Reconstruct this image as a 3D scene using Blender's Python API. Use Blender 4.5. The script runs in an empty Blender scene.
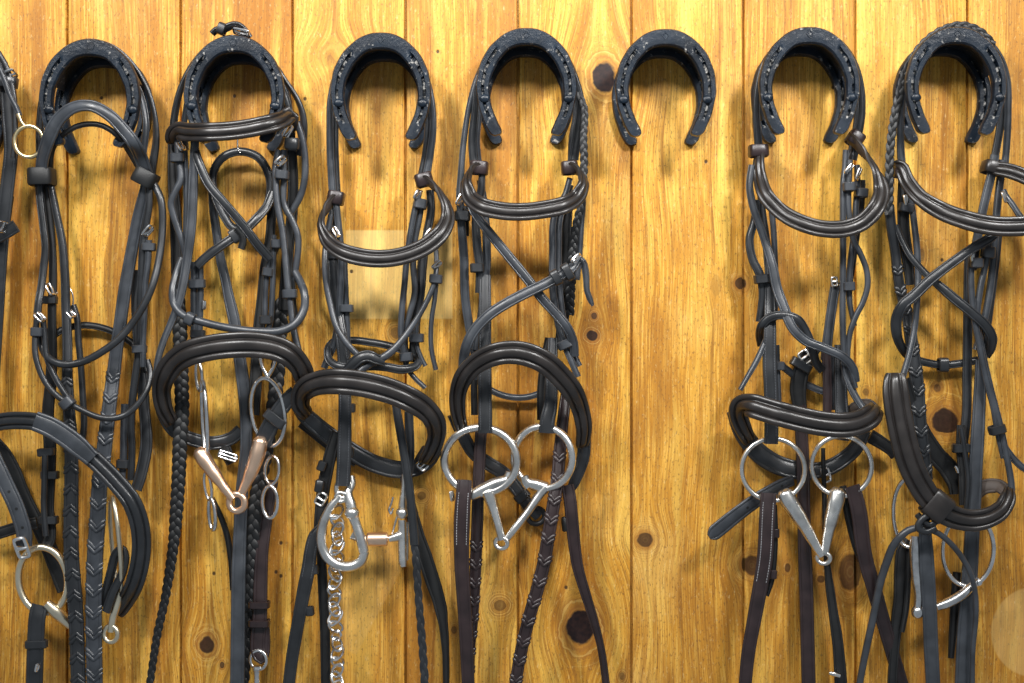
import bpy, bmesh, math, random
from mathutils import Vector, Matrix
random.seed(7)
C = bpy.context.scene.collection
# ---------------------------------------------------------------- camera model
D = 1.80            # camera to wall, metres
S_ = 0.00125        # metres per photo pixel on the wall plane
def P(x, y, d):
    """point at photo position x, y standing d millimetres in front of the wall"""
    k = (D - d / 1000.0) / D
    return Vector(((x - 512) * S_ * k, -d / 1000.0, (341.5 - y) * S_ * k))
def M(px, d=40):
    return px * S_ * (D - d / 1000.0) / D

# ---------------------------------------------------------------- materials
def new_mat(name):
    m = bpy.data.materials.new(name); m.use_nodes = True
    nt = m.node_tree
    return m, nt, nt.nodes['Principled BSDF']
def nd(nt, t, **kw):
    n = nt.nodes.new(t)
    for k, v in kw.items():
        setattr(n, k, v)
    return n
def leather(name, base, rough=0.42, var=0.35, spec=0.5, scale=900, bump=0.25):
    m, nt, b = new_mat(name)
    tc = nd(nt, 'ShaderNodeTexCoord')
    n1 = nd(nt, 'ShaderNodeTexNoise'); n1.inputs['Scale'].default_value = 45; n1.inputs['Detail'].default_value = 6
    nt.links.new(tc.outputs['Object'], n1.inputs['Vector'])
    cr = nd(nt, 'ShaderNodeValToRGB')
    cr.color_ramp.elements[0].position = 0.3; cr.color_ramp.elements[1].position = 0.72
    cr.color_ramp.elements[0].color = (*[c * (1 - var) for c in base], 1)
    cr.color_ramp.elements[1].color = (*[c * (1 + var) for c in base], 1)
    nt.links.new(n1.outputs['Fac'], cr.inputs['Fac'])
    nt.links.new(cr.outputs['Color'], b.inputs['Base Color'])
    mr = nd(nt, 'ShaderNodeMapRange')
    mr.inputs['To Min'].default_value = rough - 0.08; mr.inputs['To Max'].default_value = rough + 0.14
    nt.links.new(n1.outputs['Fac'], mr.inputs['Value'])
    nt.links.new(mr.outputs['Result'], b.inputs['Roughness'])
    b.inputs['Specular IOR Level'].default_value = spec
    n2 = nd(nt, 'ShaderNodeTexNoise'); n2.inputs['Scale'].default_value = scale; n2.inputs['Detail'].default_value = 3
    nt.links.new(tc.outputs['Object'], n2.inputs['Vector'])
    bp = nd(nt, 'ShaderNodeBump'); bp.inputs['Strength'].default_value = bump; bp.inputs['Distance'].default_value = 0.0006
    nt.links.new(n2.outputs['Fac'], bp.inputs['Height'])
    nt.links.new(bp.outputs['Normal'], b.inputs['Normal'])
    return m
def metal(name, base, rough, dark=0.6, scale=60):
    m, nt, b = new_mat(name)
    tc = nd(nt, 'ShaderNodeTexCoord')
    n1 = nd(nt, 'ShaderNodeTexNoise'); n1.inputs['Scale'].default_value = scale; n1.inputs['Detail'].default_value = 5
    nt.links.new(tc.outputs['Object'], n1.inputs['Vector'])
    cr = nd(nt, 'ShaderNodeValToRGB')
    cr.color_ramp.elements[0].position = 0.32; cr.color_ramp.elements[1].position = 0.55
    cr.color_ramp.elements[0].color = (*[c * dark for c in base], 1)
    cr.color_ramp.elements[1].color = (*base, 1)
    nt.links.new(n1.outputs['Fac'], cr.inputs['Fac'])
    nt.links.new(cr.outputs['Color'], b.inputs['Base Color'])
    b.inputs['Metallic'].default_value = 1.0
    mr = nd(nt, 'ShaderNodeMapRange')
    mr.inputs['To Min'].default_value = rough + 0.12; mr.inputs['To Max'].default_value = rough - 0.05
    nt.links.new(n1.outputs['Fac'], mr.inputs['Value'])
    nt.links.new(mr.outputs['Result'], b.inputs['Roughness'])
    return m
def iron_mat(name='painted_iron', lo=.635, hi=.68):
    """black painted iron, paint chipped to bare metal in places"""
    m, nt, b = new_mat(name)
    tc = nd(nt, 'ShaderNodeNewGeometry')
    n1 = nd(nt, 'ShaderNodeTexNoise'); n1.inputs['Scale'].default_value = 130; n1.inputs['Detail'].default_value = 8; n1.inputs['Roughness'].default_value = 0.7
    nt.links.new(tc.outputs['Position'], n1.inputs['Vector'])
    cr = nd(nt, 'ShaderNodeValToRGB')
    cr.color_ramp.elements[0].position = lo; cr.color_ramp.elements[1].position = hi
    cr.color_ramp.elements[0].color = (0, 0, 0, 1); cr.color_ramp.elements[1].color = (1, 1, 1, 1)
    nt.links.new(n1.outputs['Fac'], cr.inputs['Fac'])
    n3 = nd(nt, 'ShaderNodeTexNoise'); n3.inputs['Scale'].default_value = 40; n3.inputs['Detail'].default_value = 4
    nt.links.new(tc.outputs['Position'], n3.inputs['Vector'])
    c2 = nd(nt, 'ShaderNodeValToRGB')
    c2.color_ramp.elements[0].position = 0.3; c2.color_ramp.elements[1].position = 0.7
    c2.color_ramp.elements[0].color = (0.004, 0.007, 0.012, 1); c2.color_ramp.elements[1].color = (0.010, 0.018, 0.030, 1)
    nt.links.new(n3.outputs['Fac'], c2.inputs['Fac'])
    mx = nd(nt, 'ShaderNodeMix', data_type='RGBA')
    nt.links.new(cr.outputs['Color'], mx.inputs['Factor'])
    nt.links.new(c2.outputs['Color'], mx.inputs['A'])
    mx.inputs['B'].default_value = (0.30, 0.29, 0.27, 1)
    nt.links.new(mx.outputs['Result'], b.inputs['Base Color'])
    b.inputs['Roughness'].default_value = 0.33
    b.inputs['Specular IOR Level'].default_value = 0.34
    bp = nd(nt, 'ShaderNodeBump'); bp.inputs['Strength'].default_value = 0.5; bp.inputs['Distance'].default_value = 0.0012
    nt.links.new(n1.outputs['Fac'], bp.inputs['Height'])
    nt.links.new(bp.outputs['Normal'], b.inputs['Normal'])
    return m
MAT = {
 'black': leather('black_leather', (0.018, 0.0198, 0.0225), 0.32, spec=.65),
 'dark':  leather('matt_black_leather', (0.009, 0.0095, 0.010), 0.46),
 'slate': leather('worn_slate_leather', (0.038, 0.043, 0.051), 0.33, spec=.7),
 'pad':   leather('dark_brown_padded_leather', (0.019, 0.0155, 0.0140), 0.31, bump=0.15, spec=.65),
 'brown': leather('dark_brown_leather', (0.025, 0.0145, 0.0150), 0.34, spec=.6),
 'inner': leather('leather_lining', (0.058, 0.044, 0.036), 0.6),
 'thread': leather('stitch_thread', (0.36, 0.36, 0.37), 0.8),
 'steel': metal('stainless_steel', (0.86, 0.85, 0.84), 0.20),
 'satin': metal('satin_steel', (0.88, 0.86, 0.82), 0.25, .65),
 'brass': metal('pale_brass', (0.88, 0.72, 0.42), 0.25),
 'copper': metal('pink_copper', (1.0, 0.70, 0.50), 0.30, .85), 'nickel': metal('yellowed_nickel', (0.88, 0.79, 0.60), 0.30, .8),
 'thread_dark': leather('dark_stitch_thread', (0.085, 0.09, 0.10), 0.7),
 'iron': iron_mat(lo=.61, hi=.67), 'worn': iron_mat('worn_iron', .50, .56),
}

# ---------------------------------------------------------------- mesh helpers
def link_mesh(name, bm, mats, parent, origin, sharp=42):
    me = bpy.data.meshes.new(name)
    bmesh.ops.recalc_face_normals(bm, faces=bm.faces)
    for v in bm.verts:
        v.co -= origin
    for f in bm.faces:
        f.smooth = True
    bm.to_mesh(me); bm.free()
    me.set_sharp_from_angle(angle=math.radians(sharp))
    for m in mats:
        me.materials.append(m)
    o = bpy.data.objects.new(name, me)
    C.objects.link(o)
    if parent is not None:
        o.parent = parent
    return o
def pts_of(s):
    return [tuple(float(a) for a in q.split(',')) for q in s.split()]
def lerp_list(v, u):
    if not isinstance(v, (list, tuple)):
        return float(v)
    if len(v) == 1:
        return float(v[0])
    f = u * (len(v) - 1); i = min(int(f), len(v) - 2); f -= i
    f = f * f * (3 - 2 * f)
    return v[i] * (1 - f) + v[i + 1] * f
def spline(ctrl, step, closed=False):
    """Catmull-Rom through ctrl -> [(point, index parameter)]"""
    n = len(ctrl); out = []
    segs = n if closed else n - 1
    for i in range(segs):
        p1 = ctrl[i]; p2 = ctrl[(i + 1) % n]
        if closed:
            p0 = ctrl[(i - 1) % n]; p3 = ctrl[(i + 2) % n]
        else:
            p0 = ctrl[i - 1] if i > 0 else p1 * 2 - p2
            p3 = ctrl[i + 2] if i + 2 < n else p2 * 2 - p1
        l1 = max((p1 - p0).length, 1e-6) ** .5; l2 = max((p2 - p1).length, 1e-6) ** .5; l3 = max((p3 - p2).length, 1e-6) ** .5
        t0 = 0; t1 = l1; t2 = t1 + l2; t3 = t2 + l3
        k = max(2, int((p2 - p1).length / step + 0.5))
        for j in range(k):
            t = t1 + (t2 - t1) * j / k
            a1 = p0 * ((t1 - t) / (t1 - t0)) + p1 * ((t - t0) / (t1 - t0))
            a2 = p1 * ((t2 - t) / (t2 - t1)) + p2 * ((t - t1) / (t2 - t1))
            a3 = p2 * ((t3 - t) / (t3 - t2)) + p3 * ((t - t2) / (t3 - t2))
            b1 = a1 * ((t2 - t) / (t2 - t0)) + a2 * ((t - t0) / (t2 - t0))
            b2 = a2 * ((t3 - t) / (t3 - t1)) + a3 * ((t - t1) / (t3 - t1))
            out.append((b1 * ((t2 - t) / (t2 - t1)) + b2 * ((t - t1) / (t2 - t1)), i + j / k))
    if not closed:
        out.append((ctrl[-1].copy(), n - 1.0))
    return out
def frames(sp, rolls, closed=False):
    """tangent T, width W and normal N at every sample; N leans to the camera, turned by roll about T"""
    n = len(sp); fr = []
    for i in range(n):
        a = sp[(i - 1) % n if closed else max(i - 1, 0)][0]; b = sp[(i + 1) % n if closed else min(i + 1, n - 1)][0]
        T = (b - a)
        T = T.normalized() if T.length > 1e-9 else Vector((0, 0, -1))
        V = Vector((0, -1, 0))
        N = V - T * V.dot(T)
        N = N.normalized() if N.length > 1e-4 else (fr[-1][2] if fr else Vector((0, 0, 1)))
        r = math.radians(rolls[i])
        N = Matrix.Rotation(r, 3, T) @ N
        W = T.cross(N).normalized()
        fr.append((T, W, N))
    return fr
def prof_flat():
    return [(-.5, -.25), (-.46, -.5), (.46, -.5), (.5, -.25), (.5, .15), (.47, .40), (.41, .52), (.35, .50), (.31, .36), (.26, .50), (.13, .62), (0, .66), (-.13, .62), (-.26, .50), (-.31, .36), (-.35, .50), (-.41, .52), (-.47, .40), (-.5, .15)]
def prof_round():
    return [(.5 * math.cos(a), .5 * math.sin(a)) for a in [i * math.tau / 12 for i in range(12)]]
def prof_pad():
    # flanged band with a raised padded roll along its middle
    half = [(.5, .25), (.488, .52), (.45, .72), (.37, .84), (.29, .74), (.238, .36), (.220, .38), (.195, .85), (.145, 1.18), (.075, 1.34)]
    return [(-.5, -.4), (-.45, -.6), (.45, -.6), (.5, -.4)] + half + [(0, 1.37)] + [(-u, v) for u, v in reversed(half)]
PROF = {'flat': prof_flat(), 'round': prof_round(), 'pad': prof_pad()}
def sweep(bm, sp, fr, ws, ts, prof, closed=False, mi=0, back=0):
    rings = []
    for (p, _), (T, W, N), w, t in zip(sp, fr, ws, ts):
        rings.append([bm.verts.new(p + W * (u * w) + N * (v * t)) for u, v in prof])
    m = len(prof); n = len(rings)
    for i in range(n if closed else n - 1):
        a = rings[i]; b = rings[(i + 1) % n]
        for j in range(m):
            f = bm.faces.new((a[j], a[(j + 1) % m], b[(j + 1) % m], b[j])); f.material_index = back if (back and j == 1) else mi
    if not closed:
        f = bm.faces.new(rings[0]); f.material_index = mi
        f = bm.faces.new(list(reversed(rings[-1]))); f.material_index = mi
def tube(bm, pts, radii, nseg=10, closed=False, mi=0, step=0.003, flat=1.0):
    sp = spline(pts, step, closed)
    n = len(pts) if closed else len(pts) - 1
    fr = frames(sp, [0] * len(sp), closed)
    ws = [lerp_list(radii, min(u / n, 1)) * 2 for _, u in sp]
    ts = [w * flat for w in ws]
    pr = [(.5 * math.cos(i * math.tau / nseg), .5 * math.sin(i * math.tau / nseg)) for i in range(nseg)]
    sweep(bm, sp, fr, ws, ts, pr, closed, mi)
def ring_mesh(bm, c, ax1, ax2, r, nseg=40, nt=10, mi=0):
    """elliptical wire ring about centre c with half axes ax1, ax2 (vectors)"""
    nrm = ax1.cross(ax2).normalized(); rings = []
    for i in range(nseg):
        a = i * math.tau / nseg
        p = c + ax1 * math.cos(a) + ax2 * math.sin(a)
        T = (ax2 * math.cos(a) - ax1 * math.sin(a)).normalized()
        R = T.cross(nrm).normalized()
        rings.append([bm.verts.new(p + R * (r * math.cos(b)) + nrm * (r * math.sin(b))) for b in [k * math.tau / nt for k in range(nt)]])
    for i in range(nseg):
        a = rings[i]; b = rings[(i + 1) % nseg]
        for j in range(nt):
            f = bm.faces.new((a[j], a[(j + 1) % nt], b[(j + 1) % nt], b[j])); f.material_index = mi
def ball(bm, c, r, sx=1, sy=1, sz=1, mi=0):
    g = bmesh.ops.create_uvsphere(bm, u_segments=16, v_segments=10, radius=r)
    for v in g['verts']:
        v.co = Vector((v.co.x * sx, v.co.y * sy, v.co.z * sz)) + c
    if mi:
        for v in g['verts']:
            for f in v.link_faces: f.material_index = mi

# ---------------------------------------------------------------- thing / part builders
def tag(o, label=None, cat=None, group=None, kind=None):
    if label: o['label'] = label
    if cat: o['category'] = cat
    if group: o['group'] = group
    if kind: o['kind'] = kind
class Thing:
    def __init__(self, name, loc, label, cat, group=None):
        self.root = bpy.data.objects.new(name, None)
        self.root.empty_display_size = 0.03
        self.root.location = loc; self.org = Vector(loc)
        C.objects.link(self.root)
        tag(self.root, label, cat, group)
    def mesh(self, name, bm, mats, parent=None, label=None, sharp=42):
        o = link_mesh(name, bm, [MAT[m] for m in mats], parent or self.root, self.org, sharp)
        if label: o['label'] = label
        return o
    # a leather strap: pts in photo pixels, w px, d mm before the wall, roll degrees
    def strap(self, name, pts, w, d, roll=0, t=3.0, prof='flat', mat='black', parent=None, closed=False, stitch=None,
              lace=None, label=None, tip=False, holes=None):
        q = pts_of(pts); n = len(q)
        den = n if closed else n - 1
        ctrl = [P(x, y, lerp_list(d, i / den)) for i, (x, y) in enumerate(q)]
        sp = spline(ctrl, 0.0032, closed)
        us = [min(u / den, 1) for _, u in sp]
        fr = frames(sp, [lerp_list(roll, u) for u in us], closed)
        dm = lerp_list(d, .5)
        ws = [M(lerp_list(w, u), dm) for u in us]
        if prof == 'round':
            ts = [x * 0.82 for x in ws]
        elif prof == 'pad':
            ts = [M(t, dm)] * len(ws); e = len(ws)
            for k, (a, b) in enumerate(((.35, .80), (.72, .93), (.92, .98))):
                if not closed:
                    ts[k] *= a; ts[e - 1 - k] *= a; ws[k] *= b; ws[e - 1 - k] *= b
        else:
            ts = [M(t, dm)] * len(ws)
        if tip:
            e = len(ws)
            for k in range(1, 4):
                if e - k > 0: ws[e - k] *= (0.35, 0.7, 0.92)[k - 1]
        bm = bmesh.new(); mats = [mat]
        if prof == 'pad': mats.append('inner')
        sweep(bm, sp, fr, ws, ts, PROF[prof], closed, 0, 1 if prof == 'pad' else 0)
        if stitch:
            # rows of thread along the edges between the fractions a..b of the length
            a, b = stitch; mats.append('thread' if mat == 'brown' else 'thread_dark'); acc = 0; gap = M(2.6)
            for i in range(1, len(sp) - 1):
                if not a <= us[i] <= b: continue
                T, W, N = fr[i]; L = (sp[i + 1][0] - sp[i][0]).length
                k = max(1, int(round(L / gap)))
                for j in range(k):
                    for s in (-1, 1):
                        c = sp[i][0] + T * (L * (j + .5) / k) + W * (s * ws[i] * .315) + N * (ts[i] * .40)
                        box(bm, c, T * (L / k * .30), W * M(.32), N * M(.45), len(mats) - 1)
        if lace:
            # leather lacing laid in arrow heads across the rein: (pitch px, sign, from, to)
            pitch, sg, a, b = lace; acc = 0.0; nxt = 0.0
            for i in range(1, len(sp) - 4):
                acc += (sp[i][0] - sp[i - 1][0]).length
                if not a <= us[i] <= b or acc < nxt: continue
                nxt = acc + M(pitch)
                for off in (0.0, 0.0052):
                    T, W, N = fr[i]; w0 = ws[i]
                    c = sp[i][0] + T * off + N * (ts[i] * .55)
                    for s in (-1, 1):
                        p0 = c + W * (s * w0 * .50) - N * (ts[i] * .35); p1 = c + W * (s * w0 * .38) + N * M(.2) + T * (sg * w0 * .14)
                        p2 = c + T * (sg * w0 * .52) + N * M(.6)
                        tube(bm, [p0, p1, p2], [M(1.2), M(2.1), M(1.5)], 8, step=0.003, flat=.62)
        if holes:
            mats.append('dark')
            for u in holes:
                i = min(range(len(us)), key=lambda k: abs(us[k] - u)); T, W, N = fr[i]
                g = bmesh.ops.create_cone(bm, cap_ends=True, segments=10, radius1=M(1.5), radius2=M(1.5), depth=M(.6))
                mtx = Matrix((W, T, N)).transposed()
                for v in g['verts']:
                    v.co = mtx @ v.co + sp[i][0] + N * (ts[i] * .6)
                for f in {f for v in g['verts'] for f in v.link_faces}: f.material_index = len(mats) - 1
        return self.mesh(name, bm, mats, parent, label)
    # plaited rein of three strands
    def plait(self, name, pts, w, d, pitch=13, mat='black', parent=None, flat=.55, label=None):
        q = pts_of(pts); n = len(q)
        ctrl = [P(x, y, lerp_list(d, i / (n - 1))) for i, (x, y) in enumerate(q)]
        sp = spline(ctrl, 0.0020); fr = frames(sp, [0] * len(sp))
        acc = [0.0]
        for i in range(1, len(sp)): acc.append(acc[-1] + (sp[i][0] - sp[i - 1][0]).length)
        bm = bmesh.new()
        for k in range(3):
            path = []; rad = []
            for i, (p, u) in enumerate(sp):
                ph = acc[i] / M(pitch) * math.tau / 2 + k * math.tau / 3
                w0 = M(lerp_list(w, u / (n - 1)))
                T, W, N = fr[i]
                path.append((p + W * (math.sin(ph) * w0 * .27) + N * (math.sin(2 * ph) * w0 * .065), u)); rad.append(w0)
            f2 = frames(path, [0] * len(path))
            sweep(bm, path, f2, [r * .50 for r in rad], [r * .15 for r in rad], PROF['round'])
        return self.mesh(name, bm, [mat], parent, label)
    # keeper: small leather loop closed round a strap running at angle ang (90 = upright)
    def keeper(self, parent, x, y, d, w=12, h=8, ang=90, mat='black', dep=9, name='keeper', roll=0):
        c = P(x, y, d); a = math.radians(ang)
        T = Vector((math.cos(a), 0, math.sin(a))); N = Vector((0, -1, 0)); 
        N = Matrix.Rotation(math.radians(roll), 3, T) @ N
        W = T.cross(N).normalized()
        bm = bmesh.new(); hw = M(w) / 2; hd = M(dep) / 2; r = min(hw, hd) * .55
        loop = []
        for cx, cy, a0 in ((hw - r, hd - r, 0), (-hw + r, hd - r, 90), (-hw + r, -hd + r, 180), (hw - r, -hd + r, 270)):
            for k in range(4):
                b = math.radians(a0 + k * 30); loop.append((cx + r * math.cos(b), cy + r * math.sin(b), math.cos(b), math.sin(b)))
        th = M(2.0); hh = M(h) / 2
        sec = [(-hh, 0), (-hh * .8, th * .5), (hh * .8, th * .5), (hh, 0), (hh * .8, -th * .5), (-hh * .8, -th * .5)]
        rings = [[bm.verts.new(c + W * (px + nx * v) + N * (py + ny * v) + T * u) for u, v in sec] for px, py, nx, ny in loop]
        for i in range(len(rings)):
            A = rings[i]; B = rings[(i + 1) % len(rings)]
            for j in range(6): bm.faces.new((A[j], A[(j + 1) % 6], B[(j + 1) % 6], B[j]))
        return self.mesh(name, bm, [mat], parent)
    # buckle: wire frame with tongue; ang is the direction of its tongue
    def buckle(self, parent, x, y, d, w=11, h=11, ang=45, mat='steel', roll=66, name='buckle', r=1.35):
        c = P(x, y, d); a = math.radians(ang)
        T = Vector((math.cos(a), 0, math.sin(a))); N = Matrix.Rotation(math.radians(roll), 3, T) @ Vector((0, -1, 0)); W = T.cross(N).normalized()
        bm = bmesh.new(); hw = M(w) / 2; hh = M(h) / 2; pts = []
        for sx, sy in ((1, 1), (-1, 1), (-1, -1), (1, -1)):
            pts += [c + W * (sx * hw) + T * (sy * hh * .86), c + W * (sx * hw * .86) + T * (sy * hh)] if sx * sy > 0 else [c + W * (sx * hw * .86) + T * (sy * hh), c + W * (sx * hw) + T * (sy * hh * .86)]
        tube(bm, pts, M(r), 8, closed=True, step=0.002)
        tube(bm, [c - T * hh - N * M(.5), c + N * M(1.2), c + T * (hh * 1.12) + N * M(1.4)], [M(r * 1.1), M(r), M(r * .8)], 8)
        return self.mesh(name, bm, [mat], parent)
    # metal ring seen as an ellipse rx, ry (px) in the photo; tilt = how deep its sides reach (mm)
    def ring(self, parent, x, y, d, rx, ry, r, rot=0, depth=0, mat='steel', name='bit_ring', label=None):
        a = math.radians(rot)
        e1 = Vector((math.cos(a), 0, math.sin(a))) * M(rx, d) + Vector((0, -depth / 1000.0, 0)); e2 = Vector((-math.sin(a), 0, math.cos(a))) * M(ry, d)
        bm = bmesh.new(); ring_mesh(bm, P(x, y, d), e1, e2, M(r, d), 56, 12)
        return self.mesh(name, bm, [mat], parent, label)
    # metal bar / arm: pts with radii in px
    def bar(self, name, arms, mat='steel', parent=None, rings=(), balls=(), label=None):
        bm = bmesh.new()
        for pts, d, rad in arms:
            q = pts_of(pts); n = len(q)
            tube(bm, [P(x, y, lerp_list(d, i / (n - 1))) for i, (x, y) in enumerate(q)], [M(v) for v in rad], 14)
        for x, y, d, rx, ry, r, dep in rings:
            e1 = Vector((M(rx), -dep / 1000, 0)); ring_mesh(bm, P(x, y, d), e1, Vector((0, 0, M(ry))), M(r), 28, 10)
        for x, y, d, r, sz in balls:
            ball(bm, P(x, y, d), M(r), 1, 1, sz)
        return self.mesh(name, bm, [mat], parent, label, 60)
def box(bm, c, a, b, e, mi=0):
    v = [bm.verts.new(c + a * sx + b * sy + e * sz) for sx in (-1, 1) for sy in (-1, 1) for sz in (-1, 1)]
    for q in ((0, 1, 3, 2), (4, 6, 7, 5), (0, 4, 5, 1), (2, 3, 7, 6), (0, 2, 6, 4), (1, 5, 7, 3)):
        f = bm.faces.new([v[k] for k in q]); f.material_index = mi
# ---------------------------------------------------------------- the plank wall
GROOVES = [67, 180.5, 292.5, 405.5, 518, 631.5, 743.5, 855.5, 967.5]
KNOTS = [  # x, y, half width, half height, darkness, reach
 (604, 77, 12, 16, 1.0, 3.2), (592, 335.6, 5.5, 5.5, .95, 3.0), (594, 316, 3, 3.5, .8, 2.5), (580.5, 628, 14, 18, 1.0, 3.2), (500, 605.5, 6.5, 6, .55, 3.5),
 (206.8, 645, 7.5, 9, .9, 3.2), (222, 665, 2.5, 3.5, .8, 2.5), (945.5, 421, 14, 13, .95, 2.6), (395.5, 333, 5.5, 6, .55, 3), (645, 540, 8, 8, .8, 3),
 (740.5, 283.5, 6, 6, .85, 2.2), (922, 255, 2.8, 7, .5, 2), (752, 565, 10, 10, .8, 2.2), (787.5, 568, 3, 5, .7, 2), (821, 579, 4, 4, .7, 2), (850, 572, 11, 20, .75, 2.2),
 (454, 630, 3, 4, .6, 2.5), (421.6, 495.5, 4.5, 4.5, .6, 2.5), (866, 392, 3, 3.5, .5, 2.5), (937, 388, 3.5, 4, .6, 2.5), (716, 285, 5, 12, .22, 2), (622, 676, 3, 4, .5, 2),
 (333, 55, 16, 12, .16, 2), (241, 230, 2, 2, .6, 2), (1080, 200, 12, 14, .9, 3), (-60, 500, 12, 15, .9, 3)]
HOLES = [(305, 98.8), (437.8, 51.6), (214, 573.5), (276, 572), (281, 576), (101.5, 98), (234.5, 96), (281, 543), (351.5, 271.5), (833, 87.5), (706, 161.5), (942, 260), (566, 587.5)]
def wood_material():
    m, nt, b = new_mat('varnished_pine')
    L = nt.links
    def math_(op, a, c=None, d=None, clamp=False):
        n = nd(nt, 'ShaderNodeMath', operation=op, use_clamp=clamp)
        for i, v in enumerate((a, c, d)):
            if v is None: continue
            if isinstance(v, (int, float)): n.inputs[i].default_value = v
            else: L.new(v, n.inputs[i])
        return n.outputs[0]
    def vec(x, y, z):
        n = nd(nt, 'ShaderNodeCombineXYZ')
        for i, v in enumerate((x, y, z)):
            if isinstance(v, (int, float)): n.inputs[i].default_value = v
            else: L.new(v, n.inputs[i])
        return n.outputs[0]
    def noise(v, scale, detail=4, rough=.5, dist=0):
        n = nd(nt, 'ShaderNodeTexNoise'); n.inputs['Scale'].default_value = scale; n.inputs['Detail'].default_value = detail
        n.inputs['Roughness'].default_value = rough; n.inputs['Distortion'].default_value = dist
        L.new(v, n.inputs['Vector']); return n.outputs['Fac']
    def ramp(f, *stops):
        n = nd(nt, 'ShaderNodeValToRGB'); e = n.color_ramp.elements
        while len(e) < len(stops): e.new(.5)
        for q, (p, c) in zip(e, stops): q.position = p; q.color = (*c, 1)
        L.new(f, n.inputs['Fac']); return n.outputs['Color']
    def mix(f, a, c, mode='MIX'):
        n = nd(nt, 'ShaderNodeMix', data_type='RGBA', blend_type=mode)
        for k, v in (('Factor', f), ('A', a), ('B', c)):
            if isinstance(v, (int, float)): n.inputs[k].default_value = v
            elif isinstance(v, tuple): n.inputs[k].default_value = (*v, 1)
            else: L.new(v, n.inputs[k])
        return n.outputs['Result']
    def sstep(f, a, c):
        n = nd(nt, 'ShaderNodeMapRange', interpolation_type='SMOOTHSTEP')
        n.inputs['From Min'].default_value = a; n.inputs['From Max'].default_value = c
        L.new(f, n.inputs['Value']); return n.outputs['Result']
    tc = nd(nt, 'ShaderNodeTexCoord'); sp = nd(nt, 'ShaderNodeSeparateXYZ'); L.new(tc.outputs['Object'], sp.inputs[0])
    X, Z = sp.outputs['X'], sp.outputs['Z']
    pw = 112.6 * S_
    pid = math_('FLOOR', math_('DIVIDE', math_('SUBTRACT', X, (67 - 512) * S_), pw))
    wn = nd(nt, 'ShaderNodeTexWhiteNoise', noise_dimensions='1D'); L.new(pid, wn.inputs['W'])
    rnd = wn.outputs['Value']
    # grain lines part around every knot
    shift = None; kmask = None; halo = None; core = None
    wob = math_('MULTIPLY', math_('SUBTRACT', noise(tc.outputs['Object'], 60, 3), .5), .7); rmin = None
    for kx, ky, rx, ry, dk, reach in KNOTS:
        ox = math_('SUBTRACT', X, (kx - 512) * S_); oz = math_('SUBTRACT', Z, (341.5 - ky) * S_)
        u = math_('DIVIDE', ox, rx * S_); v = math_('DIVIDE', oz, ry * S_)
        r2 = math_('ADD', math_('MULTIPLY', u, u), math_('MULTIPLY', v, v))
        e = math_('EXPONENT', math_('MULTIPLY', r2, -1.0 / (reach * reach)))
        s = math_('MULTIPLY', math_('MULTIPLY', ox, e), -.92)
        shift = s if shift is None else math_('ADD', shift, s)
        r = math_('ADD', math_('SQRT', r2), wob)
        rmin = r if rmin is None else (math_('MINIMUM', rmin, r) if dk > .4 else rmin)
        k = math_('MULTIPLY', math_('SUBTRACT', 1.0, sstep(r, .86, 1.06)), dk)
        kmask = k if kmask is None else math_('MAXIMUM', kmask, k)
        h = math_('MULTIPLY', math_('SUBTRACT', 1.0, sstep(r, .9, 2.1)), dk)
        halo = h if halo is None else math_('MAXIMUM', halo, h)
    Xg = math_('ADD', X, shift)
    off = math_('MULTIPLY', rnd, 37.0)
    warp = math_('MULTIPLY', math_('SUBTRACT', noise(vec(math_('MULTIPLY', X, 5), off, math_('MULTIPLY', Z, 1.6)), 1.6, 2), .5), .040)
    Xw = math_('ADD', Xg, warp)
    broad = noise(vec(math_('MULTIPLY', Xw, 30), off, math_('MULTIPLY', Z, .7)), 1.0, 3, .55)
    grain = noise(vec(math_('MULTIPLY', Xw, 115), off, math_('MULTIPLY', Z, 1.1)), 1.0, 4, .6)
    fibre = noise(vec(math_('MULTIPLY', Xw, 620), off, math_('MULTIPLY', Z, 14)), 1.0, 2, .5)
    blotch = noise(vec(math_('MULTIPLY', X, 9), off, math_('MULTIPLY', Z, 6)), 1.0, 5, .6)
    f = math_('ADD', math_('ADD', math_('MULTIPLY', broad, .36), math_('MULTIPLY', grain, .34)), .15)
    base = ramp(f, (.30, (.37, .138, .010)), (.42, (.53, .224, .018)), (.54, (.68, .322, .034)), (.68, (.86, .480, .085)))
    base = mix(math_('MULTIPLY', sstep(fibre, .50, .62), .50), base, (.30, .12, .018))
    base = mix(math_('MULTIPLY', sstep(fibre, .48, .36), .40), base, (1.0, .68, .17))
    base = mix(math_('MULTIPLY', sstep(blotch, .45, .75), .40), base, (.56, .27, .038))
    base = mix(math_('MULTIPLY', sstep(blotch, .50, .25), .35), base, (.82, .56, .19))
    cl = noise(vec(math_('MULTIPLY', Xw, 13), math_('ADD', off, 9.0), math_('MULTIPLY', Z, 2.6)), 1.0, 5, .62)
    base = mix(math_('MULTIPLY', sstep(cl, .47, .63), .80), base, (.33, .118, .010))
    base = mix(math_('MULTIPLY', sstep(cl, .46, .32), .45), base, (1.0, .64, .12))
    # plank to plank difference
    base = mix(math_('MULTIPLY', rnd, .22), base, (.60, .30, .055))
    # long dark drying streaks and weathered soot along the grain
    st = noise(vec(math_('MULTIPLY', Xw, 190), off, math_('MULTIPLY', Z, 5.5)), 1.0, 6, .68)
    base = mix(math_('MULTIPLY', sstep(st, .52, .66), .62), base, (.22, .085, .014))
    st2 = noise(vec(math_('MULTIPLY', Xw, 55), math_('ADD', off, 5.0), math_('MULTIPLY', Z, 3.2)), 1.0, 4, .6)
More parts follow.
